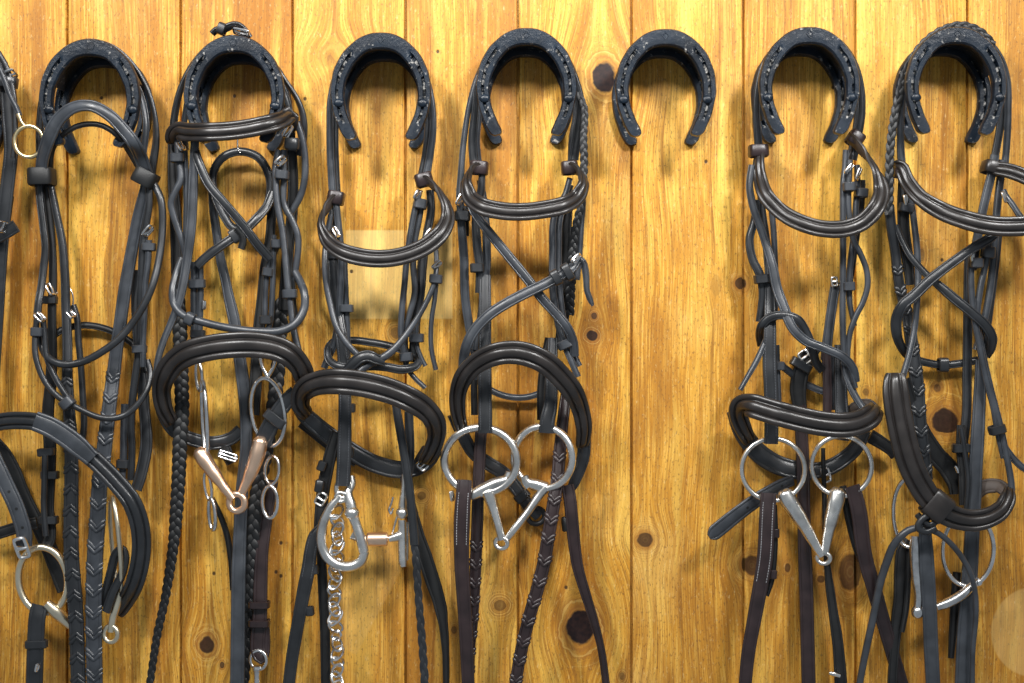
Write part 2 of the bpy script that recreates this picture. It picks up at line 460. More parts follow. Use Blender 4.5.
    base = mix(math_('MULTIPLY', sstep(st2, .52, .70), .50), base, (.36, .155, .022))
    base = mix(math_('MULTIPLY', sstep(st2, .48, .34), .30), base, (.95, .64, .13))
    # grime specks
    sp1 = noise(vec(math_('MULTIPLY', X, 420), 0.0, math_('MULTIPLY', Z, 170)), 1.0, 5, .7)
    base = mix(math_('MULTIPLY', sstep(sp1, .54, .63), .62), base, (.16, .075, .025))
    sp2 = noise(vec(math_('MULTIPLY', X, 260), 7.0, math_('MULTIPLY', Z, 90)), 1.0, 6, .75)
    base = mix(math_('MULTIPLY', sstep(sp2, .56, .68), .35), base, (.96, .76, .36))
    # paler bare patches where notices used to be stuck
    def rect(cx, cy, hw, hh, deg, amt):
        a = math.radians(deg); ca, sa = math.cos(a), math.sin(a)
        ox = math_('SUBTRACT', X, (cx - 512) * S_); oz = math_('SUBTRACT', Z, (341.5 - cy) * S_)
        u = math_('ABSOLUTE', math_('ADD', math_('MULTIPLY', ox, ca), math_('MULTIPLY', oz, sa)))
        v = math_('ABSOLUTE', math_('SUBTRACT', math_('MULTIPLY', oz, ca), math_('MULTIPLY', ox, sa)))
        mu = math_('SUBTRACT', 1.0, sstep(u, (hw - 1.2) * S_, (hw + .8) * S_)); mv = math_('SUBTRACT', 1.0, sstep(v, (hh - 1.2) * S_, (hh + .8) * S_))
        return math_('MULTIPLY', math_('MULTIPLY', mu, mv), amt)
    base = mix(rect(399, 274.5, 53.5, 44.5, 0, .42), base, (.95, .72, .28))
    ex = math_('DIVIDE', math_('SUBTRACT', X, (1034 - 512) * S_), 44 * S_); ez = math_('DIVIDE', math_('SUBTRACT', Z, (341.5 - 632) * S_), 46 * S_)
    er = math_('SQRT', math_('ADD', math_('MULTIPLY', ex, ex), math_('MULTIPLY', ez, ez)))
    base = mix(math_('MULTIPLY', math_('SUBTRACT', 1.0, sstep(er, .95, 1.0)), .42), base, (.72, .47, .17))
    base = mix(rect(366, 590, 22, 62, -28, .13), base, (.80, .55, .24))
    # growth rings bending round every knot
    rg = noise(vec(math_('MULTIPLY', rmin, 7.0), off, 0.0), 1.0, 3, .6)
    fade = math_('SUBTRACT', 1.0, sstep(rmin, 1.6, 3.0))
    base = mix(math_('MULTIPLY', math_('MULTIPLY', sstep(rg, .48, .62), fade), .55), base, (.30, .115, .022))
    base = mix(math_('MULTIPLY', math_('MULTIPLY', sstep(rg, .46, .36), fade), .35), base, (.92, .64, .20))
    # knots: warm halo, dark heart with rings
    base = mix(math_('MULTIPLY', halo, .50), base, (.34, .135, .028))
    rings = math_('MULTIPLY', noise(tc.outputs['Object'], 160, 3), .6)
    kcol = ramp(rings, (.18, (.009, .005, .006)), (.55, (.050, .022, .016)))
    base = mix(kmask, base, kcol)
    # nail holes
    hm = None
    for hx, hy in HOLES:
        ox = math_('SUBTRACT', X, (hx - 512) * S_); oz = math_('SUBTRACT', Z, (341.5 - hy) * S_)
        r = math_('SQRT', math_('ADD', math_('MULTIPLY', ox, ox), math_('MULTIPLY', math_('MULTIPLY', oz, oz), .7)))
        k = math_('SUBTRACT', 1.0, sstep(r, 1.0 * S_, 2.2 * S_)); hm = k if hm is None else math_('MAXIMUM', hm, k)
    base = mix(math_('MULTIPLY', hm, .9), base, (.035, .018, .010))
    L.new(base, b.inputs['Base Color'])
    L.new(math_('ADD', math_('MULTIPLY', blotch, .25), .36), b.inputs['Roughness'])
    b.inputs['Specular IOR Level'].default_value = .28
    bp = nd(nt, 'ShaderNodeBump'); bp.inputs['Strength'].default_value = .35; bp.inputs['Distance'].default_value = .0010
    L.new(math_('ADD', math_('ADD', math_('MULTIPLY', grain, .6), math_('MULTIPLY', fibre, .3)), math_('MULTIPLY', hm, -1.5)), bp.inputs['Height'])
    L.new(bp.outputs['Normal'], b.inputs['Normal'])
    return m
def build_wall():
    g = sorted([(x - 512) * S_ for x in GROOVES] + [((67 - 112.6 * k) - 512) * S_ for k in range(1, 5)] + [((967.5 + 112.6 * k) - 512) * S_ for k in range(1, 5)])
    prof = [(g[0] - .14, 0)]
    for x in g:
        hw = .0013
        # tongue and groove joint: rounded arris, narrow slot, small bead step on its right
        prof += [(x - hw - .0022, 0), (x - hw - .0006, .0006), (x - hw, .0022), (x - hw + .0002, .0075), (x + hw - .0002, .0075), (x + hw, .0018), (x + hw + .0008, .0004), (x + hw + .0024, 0)]
    prof.append((g[-1] + .14, 0))
    bm = bmesh.new(); z0, z1, back = -.80, .80, .022
    lo = [bm.verts.new((x, y, z0)) for x, y in prof]; hi = [bm.verts.new((x, y, z1)) for x, y in prof]
    for i in range(len(prof) - 1): bm.faces.new((lo[i], lo[i + 1], hi[i + 1], hi[i]))
    bl = [bm.verts.new((prof[0][0], back, z)) for z in (z0, z1)]; br = [bm.verts.new((prof[-1][0], back, z)) for z in (z0, z1)]
    bm.faces.new((bl[0], bl[1], br[1], br[0])); bm.faces.new((lo[0], hi[0], bl[1], bl[0])); bm.faces.new((lo[-1], br[0], br[1], hi[-1]))
    bm.faces.new([bl[1]] + hi + [br[1]]); bm.faces.new([bl[0], br[0]] + list(reversed(lo)))
    o = link_mesh('wall_back', bm, [wood_material()], None, Vector((0, 0, 0)), 25)
    tag(o, 'varnished knotty pine plank wall behind all the bridles and horseshoes', 'wall', None, 'structure')
build_wall()

# ---------------------------------------------------------------- horseshoe hooks
OUTER = [(0, 0), (10, .8), (21, 5), (30, 11.5), (37, 18.5), (43.5, 28), (48, 39), (50.6, 51), (51, 64), (49, 77), (45.6, 89), (41.5, 99), (38, 106), (35.5, 110)]
INNER = [(0, 17), (8, 17.6), (15.5, 20.2), (22, 25.5), (27.5, 32), (32, 40), (35.6, 49), (37.4, 58), (37.4, 68), (35.6, 78), (32.3, 88), (28, 97.5), (25, 103.5), (23, 107)]
def shoe_outline(n):
    def one(lst):
        l = [Vector((-x, y, 0)) for x, y in reversed(lst[1:])] + [Vector((x, y, 0)) for x, y in lst]
        sp = spline(l, .4); m = len(l) - 1
        # resample uniformly in the index so outer and inner stations face one another
        out = []
        for i in range(n + 1):
            u = i / n * m; best = min(range(len(sp)), key=lambda k: abs(sp[k][1] - u)); out.append(sp[best][0])
        return out
    return one(OUTER), one(INNER)
NST = 150
SO, SI = shoe_outline(NST)
def shoe_mesh(bm, X0, Zt, y_front, thick, wear, k, rot, sy=1.0):
    """one horseshoe, its toe at (X0, Zt); fullered groove with nail holes down both branches"""
    sec = [(0, 1, 0), (0, .22, 0), (.07, 0, 0), (.36, 0, 0), (.41, .0, 1), (.57, .0, 1), (.62, 0, 0), (.90, .04, 0), (1, .28, 0), (1, 1, 0)]
    ca, sa = math.cos(rot), math.sin(rot); rings = []
    for i in range(NST + 1):
        o, q = SO[i], SI[i]; u = abs(i / NST - .5) * 2; ring = []
        gd = 0.0
        if .26 < u < .80:
            gd = .30 * min(1, (u - .26) / .03, (.80 - u) / .03)
            ph = ((u - .28) / .52 * 6.0) % 1.0
            if .30 < ph < .70: gd = .62
        chip = 1 + .004 * math.sin(i * .63 + X0 * 33); e_ = min(i, NST - i); hl = (.48, .64, .75, .83, .89, .935, .965, .985, .995)[e_] if e_ < 9 else 1.0
        for a, dep, gr in sec:
            p = o.lerp(q, .5 + (a - .5) * hl); px, pz = p.x * chip, -p.y * sy
            px, pz = px * ca - pz * sa, px * sa + pz * ca
            yy = y_front + thick * (dep + gr * gd)
            ring.append(bm.verts.new((X0 + px * k, yy, Zt + pz * k)))
        rings.append(ring)
    m = len(sec)
    for i in range(NST):
        for j in range(m):
            f = bm.faces.new((rings[i][j], rings[i][(j + 1) % m], rings[i + 1][(j + 1) % m], rings[i + 1][j]))
            if j == 4 and .26 < abs((i + .5) / NST - .5) * 2 < .80: f.material_index = 1
    bm.faces.new(rings[0]); bm.faces.new(list(reversed(rings[-1])))
DF = 66     # front face of the front shoe, mm before the wall
HOOKS = [
 (-60, 40, 0.0, 'horseshoe hook at the far left edge, almost out of view above the brass ring'),
 (90.5, 38.5, -.03, 'black horseshoe hook behind the browband that arches upward'),
 (233, 35, .01, 'black horseshoe hook with a leather buckle strap lying on its top'),
 (380.5, 32, .0, 'black horseshoe hook holding the bridle with the long steel chain'),
 (526.5, 27.5, .0, 'black horseshoe hook next to the large dark knot, holding a bridle'),
 (665.5, 28.5, .01, 'empty black horseshoe hook on the bare planks with nothing hanging on it'),
 (810, 26.5, .0, 'black horseshoe hook just right of the empty one'),
 (958, 26.5, -.02, 'black horseshoe hook with a plaited rein wound over its left shoulder'),
]
def build_hook(px, py, rot, label):
    X = (px - 512) * S_ * (D - DF / 1000) / D; Zt = (341.5 - py) * S_ * (D - DF / 1000) / D
    k = S_ * (D - DF / 1000) / D * 0.985
    T = Thing('horseshoe_hook', (X, 0, Zt - .02), label, 'hook', 'horseshoe hooks on the plank wall')
    bm = bmesh.new(); shoe_mesh(bm, X, Zt, -DF / 1000, .010, 1, k, rot); T.mesh('front_horseshoe', bm, ['iron', 'worn'], sharp=35)
    bm = bmesh.new(); shoe_mesh(bm, X, Zt - .003, -.0100, .010, 1, k, rot * .6); T.mesh('wall_horseshoe', bm, ['iron', 'worn'], sharp=35)
    # curved saddle plate welded between the two shoes
    bm = bmesh.new(); rings = []
    lo, hi = int(NST * .27), int(NST * .73)
    for i in range(lo, hi + 1):
        c = SO[i].lerp(SI[i], .30); e = SO[i].lerp(SI[i], .62)
        rings.append([bm.verts.new((X + p.x * k, yy, Zt - p.y * k - .001)) for p, yy in ((c, -.0575), (c, -.009), (e, -.009), (e, -.0575))])
    for i in range(len(rings) - 1):
        for j in range(4): bm.faces.new((rings[i][j], rings[i][(j + 1) % 4], rings[i + 1][(j + 1) % 4], rings[i + 1][j]))
    bm.faces.new(rings[0]); bm.faces.new(list(reversed(rings[-1])))
    T.mesh('saddle_plate', bm, ['iron'], sharp=35)
    # nail heads standing proud in the groove near both heels, and the toe mark
    for s in (-1, 1):
        bm = bmesh.new(); ball(bm, Vector((X + s * 42.5 * k, -DF / 1000, Zt - 72 * k)), 4.6 * k, 1.15, .55, .95)
        T.mesh('nail_head', bm, ['iron'])
    bm = bmesh.new(); ring_mesh(bm, Vector((X, -DF / 1000, Zt - 7.5 * k)), Vector((3.6 * k, 0, 0)), Vector((0, 0, 3.6 * k)), .0007, 4 if px > 300 else 20, 6)
    T.mesh('toe_mark', bm, ['iron'])
    return T
for h in HOOKS: build_hook(*h)

# ---------------------------------------------------------------- light and camera
def area(name, loc, target, size, power, col):
    l = bpy.data.lights.new(name, 'AREA'); l.shape = 'DISK'; l.size = size; l.spread = math.radians(98); l.energy = power; l.color = col
    o = bpy.data.objects.new(name, l); C.objects.link(o); o.location = loc
    o.rotation_euler = (Vector(target) - Vector(loc)).to_track_quat('-Z', 'Y').to_euler()
area('ceiling_lamp', (-.90, -1.34, 1.18), (-.05, 0, .56), .26, 10.4, (1.0, .985, .965))
area('ceiling_lamp', (.96, -1.34, 1.18), (.05, 0, .56), .26, 10.4, (1.0, .985, .965))
area('ceiling_lamp', (.04, -1.55, 1.32), (0, 0, .58), .40, 7.6, (1.0, .985, .965))
w = bpy.data.worlds.new('world'); bpy.context.scene.world = w; w.use_nodes = True
bg = w.node_tree.nodes['Background']; bg.inputs[0].default_value = (.80, .90, 1.0, 1); bg.inputs[1].default_value = .28
cam = bpy.data.cameras.new('camera'); co = bpy.data.objects.new('camera', cam); C.objects.link(co)
co.location = (0, -D, 0); co.rotation_euler = (math.pi / 2, 0, 0)
cam.sensor_width = 36; cam.lens = 36 * D / (1024 * S_); cam.clip_start = .02
bpy.context.scene.camera = co
vs = bpy.context.scene.view_settings
vs.view_transform = 'Standard'; vs.look = 'None'; vs.gamma = 1; vs.use_curve_mapping = False; vs.exposure = 0.0
# ================================================================ the bridles
GROUP = 'bridles hanging on horseshoe hooks'
def bridle(px, py, label):
    return Thing('bridle', P(px, py, 30), label, 'bridle', GROUP)

# ---- bridle beyond the left edge, only its right side in view
def bridle_brass():
    B = bridle(-50, 45, 'black bridle cut off by the left edge with a brass ring hanging from it')
    h = B.strap('headpiece', '-92,190 -98,140 -95,85 -80,50 -55,38 -28,45 -8,62 2,85 6,110', 11, [20, 34, 38, 38, 34], [0, 60, 90, 70, 10], mat='black')
    c = B.strap('cheekpiece', '0,62 7,90 9,118 11,150 8,180 4,215 1,260 -3,330 -8,420', [10, 14, 14, 14, 12, 10], [40, 40, 38, 30], 0, mat='black', stitch=(.2, .45))
    B.keeper(c, 7, 82, 44, 19, 11, 84, 'black', 13); B.buckle(c, 11, 74, 50, 12, 8, 20, 'steel')
    B.strap('throatlash', '-2,52 6,66 11,82 14,98 15,118 15,140 13,158', 6, 50, 15, prof='round', mat='black')
    r = B.strap('curb_strap', '-4,60 4,78 10,95 16,107 20,116', [6, 6, 5], 54, 10, mat='slate')
    B.bar('ring_hook', [('18,114 21,121 26,127', 56, [2.4, 2.0, 2.2])], 'brass', r)
    B.ring(r, 29, 141.5, 56, 14.5, 15.5, 2.3, mat='brass', name='brass_ring')
    n = B.strap('noseband', '-30,246 -12,241 3,234 16,226', 13, [40, 62], 10, mat='black')
    B.buckle(n, 2, 227, 66, 12, 9, 70, 'steel')
    B.strap('rein', '10,196 6,225 3,250 1,290', 8, 26, 0, mat='dark')
bridle_brass()

# ---- first full bridle: browband arching up, two laced reins
def bridle_laced():
    B = bridle(91, 45, 'black bridle with two laced reins and a browband arched up over its hook')
    B.strap('headpiece', '46,200 42,172 40,140 42,105 50,74 66,52 88,41 112,46 131,62 146,87 154,113 156,140 152,168 148,192', [9, 8, 8, 8, 9], [28, 32, 36, 36, 30], [0, 50, 90, 55, 0])
    B.strap('headpiece', '147,190 143,160 146,125 142,100 134,80', 7, [30, 38, 30], 30, mat='slate')
    bb = B.strap('browband', '41,181 42,163 48,140 58,120 74,107.5 92,106 109,115 121,127 133,142 141,158 146,174', [13, 14, 12, 13, 15], [44, 78, 90, 84, 46], [-12, 0, -15, 0, 10], t=3.2, mat='slate')
    B.keeper(bb, 42, 177, 40, 23, 17, 92, 'dark', 26, 'browband_loop'); B.keeper(bb, 145.5, 178, 40, 22, 16, 62, 'dark', 24, 'browband_loop')
    B.strap('noseband_headpiece', '50,170 53,148 68,131 84,124.5 101.6,125.5 117,135 128,150 140,170', 5.5, [34, 70, 74, 40], 20, mat='dark')
    # left cluster
    tl = B.strap('throatlash', '39,184 40,200 43,225 45.3,248 43.5,268 41,288 38.5,303 37,318', 8, [36, 40, 52], 15, mat='black')
    B.buckle(tl, 40, 317, 58, 9, 9, 135, 'steel'); B.keeper(tl, 37, 332, 54, 10, 9, 88, 'slate', 9)
    B.strap('throatlash', '37,318 35,338 36,358 45,381.6 58.6,397 78,408 98,417 112,418.5 125,415 137,405 147.5,389 150.5,374 147.5,360', 6.2, [54, 58, 62, 56, 40], 0, prof='round')
    fl = B.strap('flash_strap', '43,318 44.5,335 47,358 56.6,380 68,398 74,407', 6, [52, 58], 0, mat='black')
    B.keeper(fl, 67.4, 403, 60, 13, 10, 130, 'slate', 12)
    ck = B.strap('cheekpiece', '46,186 49.5,215 52,244 53,275 52,310 52,345 51,380 48,413 50,449 49,478 48,508 50,538 46,549', [8, 8, 9, 12, 13, 13, 12], [30, 30, 26, 26, 34], 8, mat='dark')
    B.buckle(ck, 51, 289, 34, 10, 11, 120, 'steel'); B.keeper(ck, 50, 300, 30, 13, 8, 90, 'black')
    B.keeper(ck, 50, 475, 33, 16, 8, 90); B.keeper(ck, 49, 520, 34, 17, 8, 90); B.keeper(ck, 46, 452, 32, 15, 8, 95)
    B.strap('cheekpiece_billet', '45,455 44.5,480 44,510 46,536', 6, 40, 0, mat='black', parent=ck)
    # left rein
    B.strap('rein', '51,186 56.6,214 62.5,244 65,277 66,310 67.4,345 67.4,380 69,410 71,440 71.5,480 71,520 71.5,555 75,600 77,640 79,700', [7, 8, 9, 10, 12, 14, 15, 15, 15], [34, 36, 46, 50, 44], 0, t=3.4, mat='black', lace=(20, -1, .43, 1))
    s = B.strap('curb_strap', '73,305 77,318 78.5,340 81,368 83,400 84,425 80,455', 6.5, [26, 30], 0, mat='black')
    B.buckle(s, 71, 314, 34, 8, 7, 130, 'steel')
    B.ring(s, 68, 297, 24, 5, 11, .9, 10, mat='steel', name='chain_link')
    # back strap and the long swinging strap
    B.strap('noseband', '44,345 60,331 80,325.5 94,326 109,330 121,336 133,344 141,354 146,372', 7, [26, 12, 12, 24], 0, mat='dark')
    B.strap('throatlash', '150,178 156,188 161,200 162.5,228 159,259 153,284 146.5,300 136,318 121,337 101.6,352 82,362 64.5,364.5 51,360 43,350 40,336', 7.6, [40, 46, 60, 62, 60, 40], 0, prof='round')
    # right cluster
    B.strap('rein', '146,184 143.6,195 138.7,215 133,244 128,272 124,295 119.5,329 117,345 115,362 112,385 109.4,405 106.4,430 103.5,455 99.6,484 97.7,519 95.7,545 94.7,565 93.8,600 94,640 95,700',
            [10, 12, 13, 13, 14, 15, 16, 16, 16], [36, 30, 30, 44, 50, 46], 0, t=3.4, mat='slate', lace=(20, 1, .44, 1))
    c2 = B.strap('cheekpiece', '149,186 149,205 146.5,222 144,238 142.6,252 141.6,275 140.6,295 139.6,346 136.7,368 132.8,397 131,425 132,449 131,480', [7, 8, 8, 7], [42, 40, 36, 30], 10, mat='black')
    B.buckle(c2, 148, 231, 46, 8, 11, 50, 'steel'); B.keeper(c2, 149, 247, 42, 12, 8, 88, 'slate')
    B.strap('cheekpiece_billet', '149,240 148,262 145.5,285 144.5,310 143,345 143.5,367', 6, 44, 0, mat='slate', parent=c2)
    B.keeper(c2, 139.5, 349, 40, 13, 8, 92, 'slate')
    B.strap('noseband_hanger', '137,270 136,300 138,340 142,374 144,405 146,430 146,448 141,474 136,490', [10, 10, 12, 14, 14], [20, 22, 30, 40], [0, 0, 20, 30], mat='black')
    c3 = B.strap('throatlash', '125,404 124,430 123.5,459 122,478', 7.5, 26, 0, mat='slate'); B.keeper(c3, 123, 464, 28, 11, 9, 88)
    # large noseband seen face on
    nb = B.strap('noseband', '-40,450 -22,430 0,422 19.5,420.5 39,422.5 58.6,431 78,446 97.7,463 117,483 131,501 139,522 141.5,545 139.5,565 134,585 126,600 116,614', [17, 18, 18, 19, 19, 18], [30, 62, 88, 92, 70, 30], [10, 0, 0, -10, -15], t=3.0, prof='pad', mat='black')
    B.strap('noseband_pad', '35,421 50,427 66,437 80,448 92,459', [20, 21, 21, 17], [94, 97, 97, 94], 0, t=3, mat='slate', parent=nb)
    # chin straps low on the left
    B.strap('chin_strap', '-6,440 4,452 14,470 22,490 30,508 42,532 54,560 66,590', [11, 13, 13, 16, 18], [22, 16, 14], 0, mat='dark')
    cs = B.strap('chin_strap', '-8,455 0,472 8,489 15,504 20,518 24,532 24,546', 16, [60, 56, 54], [-15, 0], mat='slate', holes=(.36, .55, .77))
    B.buckle(cs, 22, 548, 58, 20, 10, 12, 'steel', 20, r=2)
    B.strap('chin_strap', '-10,536 6,531 22,526 37,523', 12, [30, 34], 0, mat='dark')
    # loose ring bit
    bt = B.bar('bit', [('46,603 56,612 68,622 84,633', [46, 30], [4.5, 6.4, 5.8, 4]), ('111,632 113,618 117,603 121,585 123,566', [46, 40], [3.5, 4, 4.5, 4.5, 3]), ('60,603 64,597 67,588', 40, [2.4, 2.4, 2.2])], 'nickel',
               rings=[(111, 634, 46, 7.2, 8, 2.6, 2)])
    B.ring(bt, 43, 580, 40, 24.5, 33, 3.5, 8, 0, 'nickel'); B.ring(bt, 116, 545, 40, 8, 48, 2.6, 5, 18, 'nickel')
    B.strap('rein_loop', '103,606 106,592 111,572 116,554 122,549 125,556 122,574 113,592 106,612', 9, [38, 50, 54, 50], 20, mat='black')
    r2 = B.strap('rein_end', '40,605 38.5,610 37,618 36,635 35,660 34,700', [16, 17, 17, 17], [46, 50, 46], 0, mat='black')
    B.keeper(r2, 36.5, 644, 46, 20, 8, 92); B.buckle(r2, 37.5, 668, 49, 4, 6, 80, 'steel')
bridle_laced()

# ---- second: straight browband in front of its hook, copper bit
def bridle_copper():
    B = bridle(233, 40, 'black bridle with a V shaped copper mouthpiece below its noseband')
    hp = B.strap('headpiece', '176,150 173.5,130 176,108 182,86 195,62 213,44 233,37 254,44 272,62 286,82 297,99 303,116 303.5,136 300,156', [8, 7, 7, 7, 8], [28, 34, 38, 34, 28], [0, 60, 90, 60, 0])
    tb = B.strap('buckle_strap', '212,34 216,30.5 224,29 232,25.5 239,26 245,31 250,38', [7, 9, 9, 8], [44, 46, 40], 55, mat='black', parent=hp)
    B.keeper(tb, 222, 29, 45, 10, 8, 160, 'black', 12); B.buckle(tb, 241, 32, 48, 7, 14, -12, 'steel', 60)
    B.strap('noseband_headpiece', '186,150 184,128 188,100 193,86', 6, [30, 38], 30, mat='slate'); B.strap('noseband_headpiece', '291,150 292,128 288,104 281,84', 6.5, [30, 38], 30)
    B.strap('browband', '176,143 174,136 178,131 188,132 205,132 228,131 250,128 270,123.5 283,119 288.5,115.5 289.5,121 288,128', 19, [34, 52, 70, 86, 88, 86, 70, 52, 34], [10, -5, -8, -5, 10], t=3.2, prof='pad', mat='pad')
    # left cluster
    a = B.strap('cheekpiece', '178,140 178,152 180,166 180.5,180 174.5,193 171,203 174,217 181,238 186,258', 7, [46, 50, 46], 0, prof='round', mat='slate')
    B.keeper(a, 177.5, 158, 48, 12, 9, 92, 'slate', 13); B.buckle(a, 181, 146, 52, 8, 8, 120, 'steel')
    B.strap('cheekpiece', '184,140 185.5,165 186.5,200 186,235 187,262', 6, 44, 0, mat='slate')
    B.strap('noseband_hanger', '195,140 194,160 193,190 191,228 187,260 183,284 178,305 171,323 164,340 158,360 156,378', [9, 10, 9, 7, 6.5], [52, 54, 62, 70], [20, 0, 0, 20], mat='slate')
    B.strap('cheekpiece', '172,140 173,180 175.5,215 177,255 178,290', [9, 12, 13], [26, 24], 0, mat='dark')
    B.plait('rein', '178,282 179,310 180.5,345 181.5,385 182,412 180,440 179,470 177,503 174,540 171,562 165,599 157,636 149,690', [13, 15, 15, 15, 14, 11, 9, 8], [26, 30, 36, 34, 28], 13, 'dark')
    k1 = B.strap('flash_hanger', '194,262 193.7,292 194,330 194,360', 6.5, 36, 0, mat='slate'); k2 = B.strap('flash_hanger', '200,262 200.5,292 199.5,330 199,362', 6.5, 36, 0, mat='slate')
    B.keeper(k2, 197, 284, 38, 15, 9, 92, 'slate'); B.keeper(k2, 198, 334, 38, 13, 8, 90, 'black'); B.buckle(k2, 204, 305, 40, 3, 7, 88, 'steel')
    # crossing straps and the oval leather loop
    B.strap('flash_strap', '194,148 199,163 208,183 224,203 243.5,226 257,244 270,259', 9.6, [50, 62, 66, 60, 48], 12, mat='black')
    f2 = B.strap('flash_strap', '273,192 267,206 257,218 247,228 234,237 218,248 205,258 197,266', 9.4, [34, 48, 52, 46], 8, mat='black')
    B.strap('strap_tip', '236,228 241,234 243,241 241,249', 8, [58, 56], 30, mat='dark', parent=f2); B.keeper(f2, 235, 236, 50, 13, 8, 32, 'black')
    lp = B.strap('throatlash', '224,156.5 239.6,151.5 257,156.5 267,170 270.5,187 267,205 257,219 246,227 233.5,228 224,216 216.5,200 212.5,182 215,168', 8.4, [24, 28, 28, 24], 10, mat='black', closed=True)
    B.bar('ring_hook', [('238,137 237.5,144 238.5,150 240.5,153', 28, [.9, .9, .9, .9])], 'steel', lp)
    B.strap('rein', '212,178 213,205 216.5,232 220,256 226,283 229,298 234,320 239.6,358 243.5,386 246,415 246,450 242,490 240.5,520 239.5,545 238.6,570 238,620 237,700', [8, 9, 10, 12, 13, 12, 13, 14, 14], [16, 16, 18, 30, 42], 0, mat='slate')
    # right cluster
    c = B.strap('cheekpiece', '278,150 275.5,168 276.7,199 282.6,232 285.5,259 287.5,283 291,308 294,331 299,352', 6.8, [46, 50, 54, 60], 0, prof='round', mat='slate')
    B.buckle(c, 280.5, 161, 56, 9, 10, 42, 'steel'); B.keeper(c, 282, 175, 50, 12, 9, 85, 'slate', 13)
    c2 = B.strap('cheekpiece', '284,150 284,178 284,204 292,220 298,237 297,260 293,284 291,300', 6.8, 44, 0, prof='round', mat='slate')
    B.keeper(c2, 290, 294, 52, 13, 9, 92, 'slate', 14); B.buckle(c2, 288, 131, 56, 8, 12, 60, 'steel'); B.keeper(c2, 292, 144, 52, 13, 11, 88, 'black', 14)
    B.strap('throatlash', '297,122 302,138 305,158 304.5,180 300,197 291,213', 7, [44, 40, 32], 0, prof='round', mat='slate')
    B.strap('cheekpiece_billet', '293,280 294,300 296,314 298,319', 4.5, 46, 0, mat='black', parent=c2)
    B.strap('cheekpiece', '291,140 293,180 292,215 288,250 286,285 285,310', [10, 11, 12, 14], [26, 22], 0, mat='dark')
    B.strap('cheekpiece', '278,165 273,195 270,238 265,268 262,300 259,330 257,360 255,392 253,415', [9, 10, 12, 13], [22, 20, 26], 0, mat='dark')
    k3 = B.strap('flash_hanger', '274,235 273.5,262 272.5,292 271,318 268,330', 5.5, 40, 0, mat='slate'); k4 = B.strap('flash_hanger', '278,245 268,268 265.5,292 265,322', 5.5, 38, 0, mat='slate')
    B.keeper(k3, 276.7, 244, 42, 10, 9, 90, 'slate'); B.keeper(k4, 268, 272, 40, 9, 9, 80, 'slate'); B.keeper(k4, 266, 320, 40, 11, 9, 90, 'black')
    B.plait('rein', '281,300 280,330 278,370 273,410 266,450 260,480 255,505 253,530 251,560 249,595 246,640 243,690', [15, 15, 15, 15, 14, 12], [20, 22, 26, 24], 15, 'dark')
    br = B.strap('lead_strap', '272,480 266,520 262,552 260.5,585 260,615 258,650 261,658 264,650 265,625', [13, 13, 14, 15, 13, 10], [18, 26, 30, 34, 28], 0, mat='brown')
    B.keeper(br, 259.5, 604.5, 30, 19, 7, 90, 'brown', 14); B.keeper(br, 259.5, 623, 31, 19, 7, 90, 'brown', 14)
    B.bar('snap_hook', [('257,666 257,676 257,690', 34, [4.5, 3, 4])], 'steel', br, rings=[(258.5, 660, 34, 8.5, 9.5, 1.8, 3)], balls=[(257, 669, 34, 4.6, .8)])
    # throatlash loop across the front
    tl = B.strap('throatlash', '182,258 176,275 172.5,290 174,304 183,315 202.5,322 228,328 257,331.5 280.6,331 296,323 304,309 304.5,294 300,281 295,272', [7.5, 8, 8.5, 8], [46, 60, 72, 76, 66, 46], 0, prof='round', mat='slate')
    B.keeper(tl, 190, 319, 70, 11, 9, -25, 'slate', 11)
    # padded noseband and its rear straps
    B.strap('noseband', '172,424 164,408 161.5,391 165,376 173,364 187,354 209,348 233.7,345 257,345 276.7,348.5 291,356 301,368 305,382 302,396', [16, 19, 24, 26, 26, 25, 22, 17], [34, 58, 82, 100, 104, 100, 84, 58], [25, 10, 0, 0, -5, -15], t=3.6, prof='pad', mat='pad')
    rn = B.strap('chin_strap', '160,398 163,412 174,430 193,439.5 214,443 232,438 241,430', [13, 14, 14, 13], [42, 26, 14, 12, 14], 0, mat='black')
    B.buckle(rn, 228, 456, 18, 6, 18, -18, 'steel', 0); B.strap('strap_tip', '222,440 226,452 231,464', [12, 13, 9], 12, 0, mat='dark', parent=rn)
    ce = B.strap('cheekpiece', '296,392 286,402 276,416 267,432 262,444', [15, 16, 17, 17], [56, 52, 48], 0, mat='black'); B.keeper(ce, 275, 419, 51, 22, 10, 52, 'black', 11)
    # bit
    bt = B.bar('bit', [('198,448.5 200,452 204,459 213,472 223,486 233,499', [50, 56], [4, 7.4, 8, 7, 5, 4]), ('261.5,436.5 260.5,441 258,452 252,470 246,484 241,494', [50, 56], [4, 7.5, 8, 7, 5, 4])], 'copper', rings=[(237, 502.5, 56, 8, 8.5, 3.4, 2)])
    B.ring(bt, 204.5, 418, 46, 5, 38, 2.2, 3, 16, 'steel'); B.ring(bt, 199, 376, 44, 4, 15, 1.8, 4, 6, 'steel', 'bit_hanger')
    B.ring(bt, 268, 412, 46, 17.5, 34, 2.2, 8, 8, 'steel'); B.bar('bit_hanger', [('260,356 262,366 268,377', 46, [1.8, 1.8, 2]), ('276,356 274,366 268,377', 46, [1.8, 1.8, 2])], 'steel', bt)
    B.ring(bt, 212, 514, 40, 4.2, 16, 2.0, 4, 6, 'steel', 'rein_ring'); B.ring(bt, 208, 486, 40, 4, 14, 1.6, 8, 4, 'steel', 'rein_ring')
    B.ring(bt, 272, 470, 38, 7.5, 14, 1.8, -5, 4, 'steel', 'rein_ring'); B.ring(bt, 270, 502, 38, 8.2, 16, 2.0, 0, 4, 'steel', 'rein_ring')
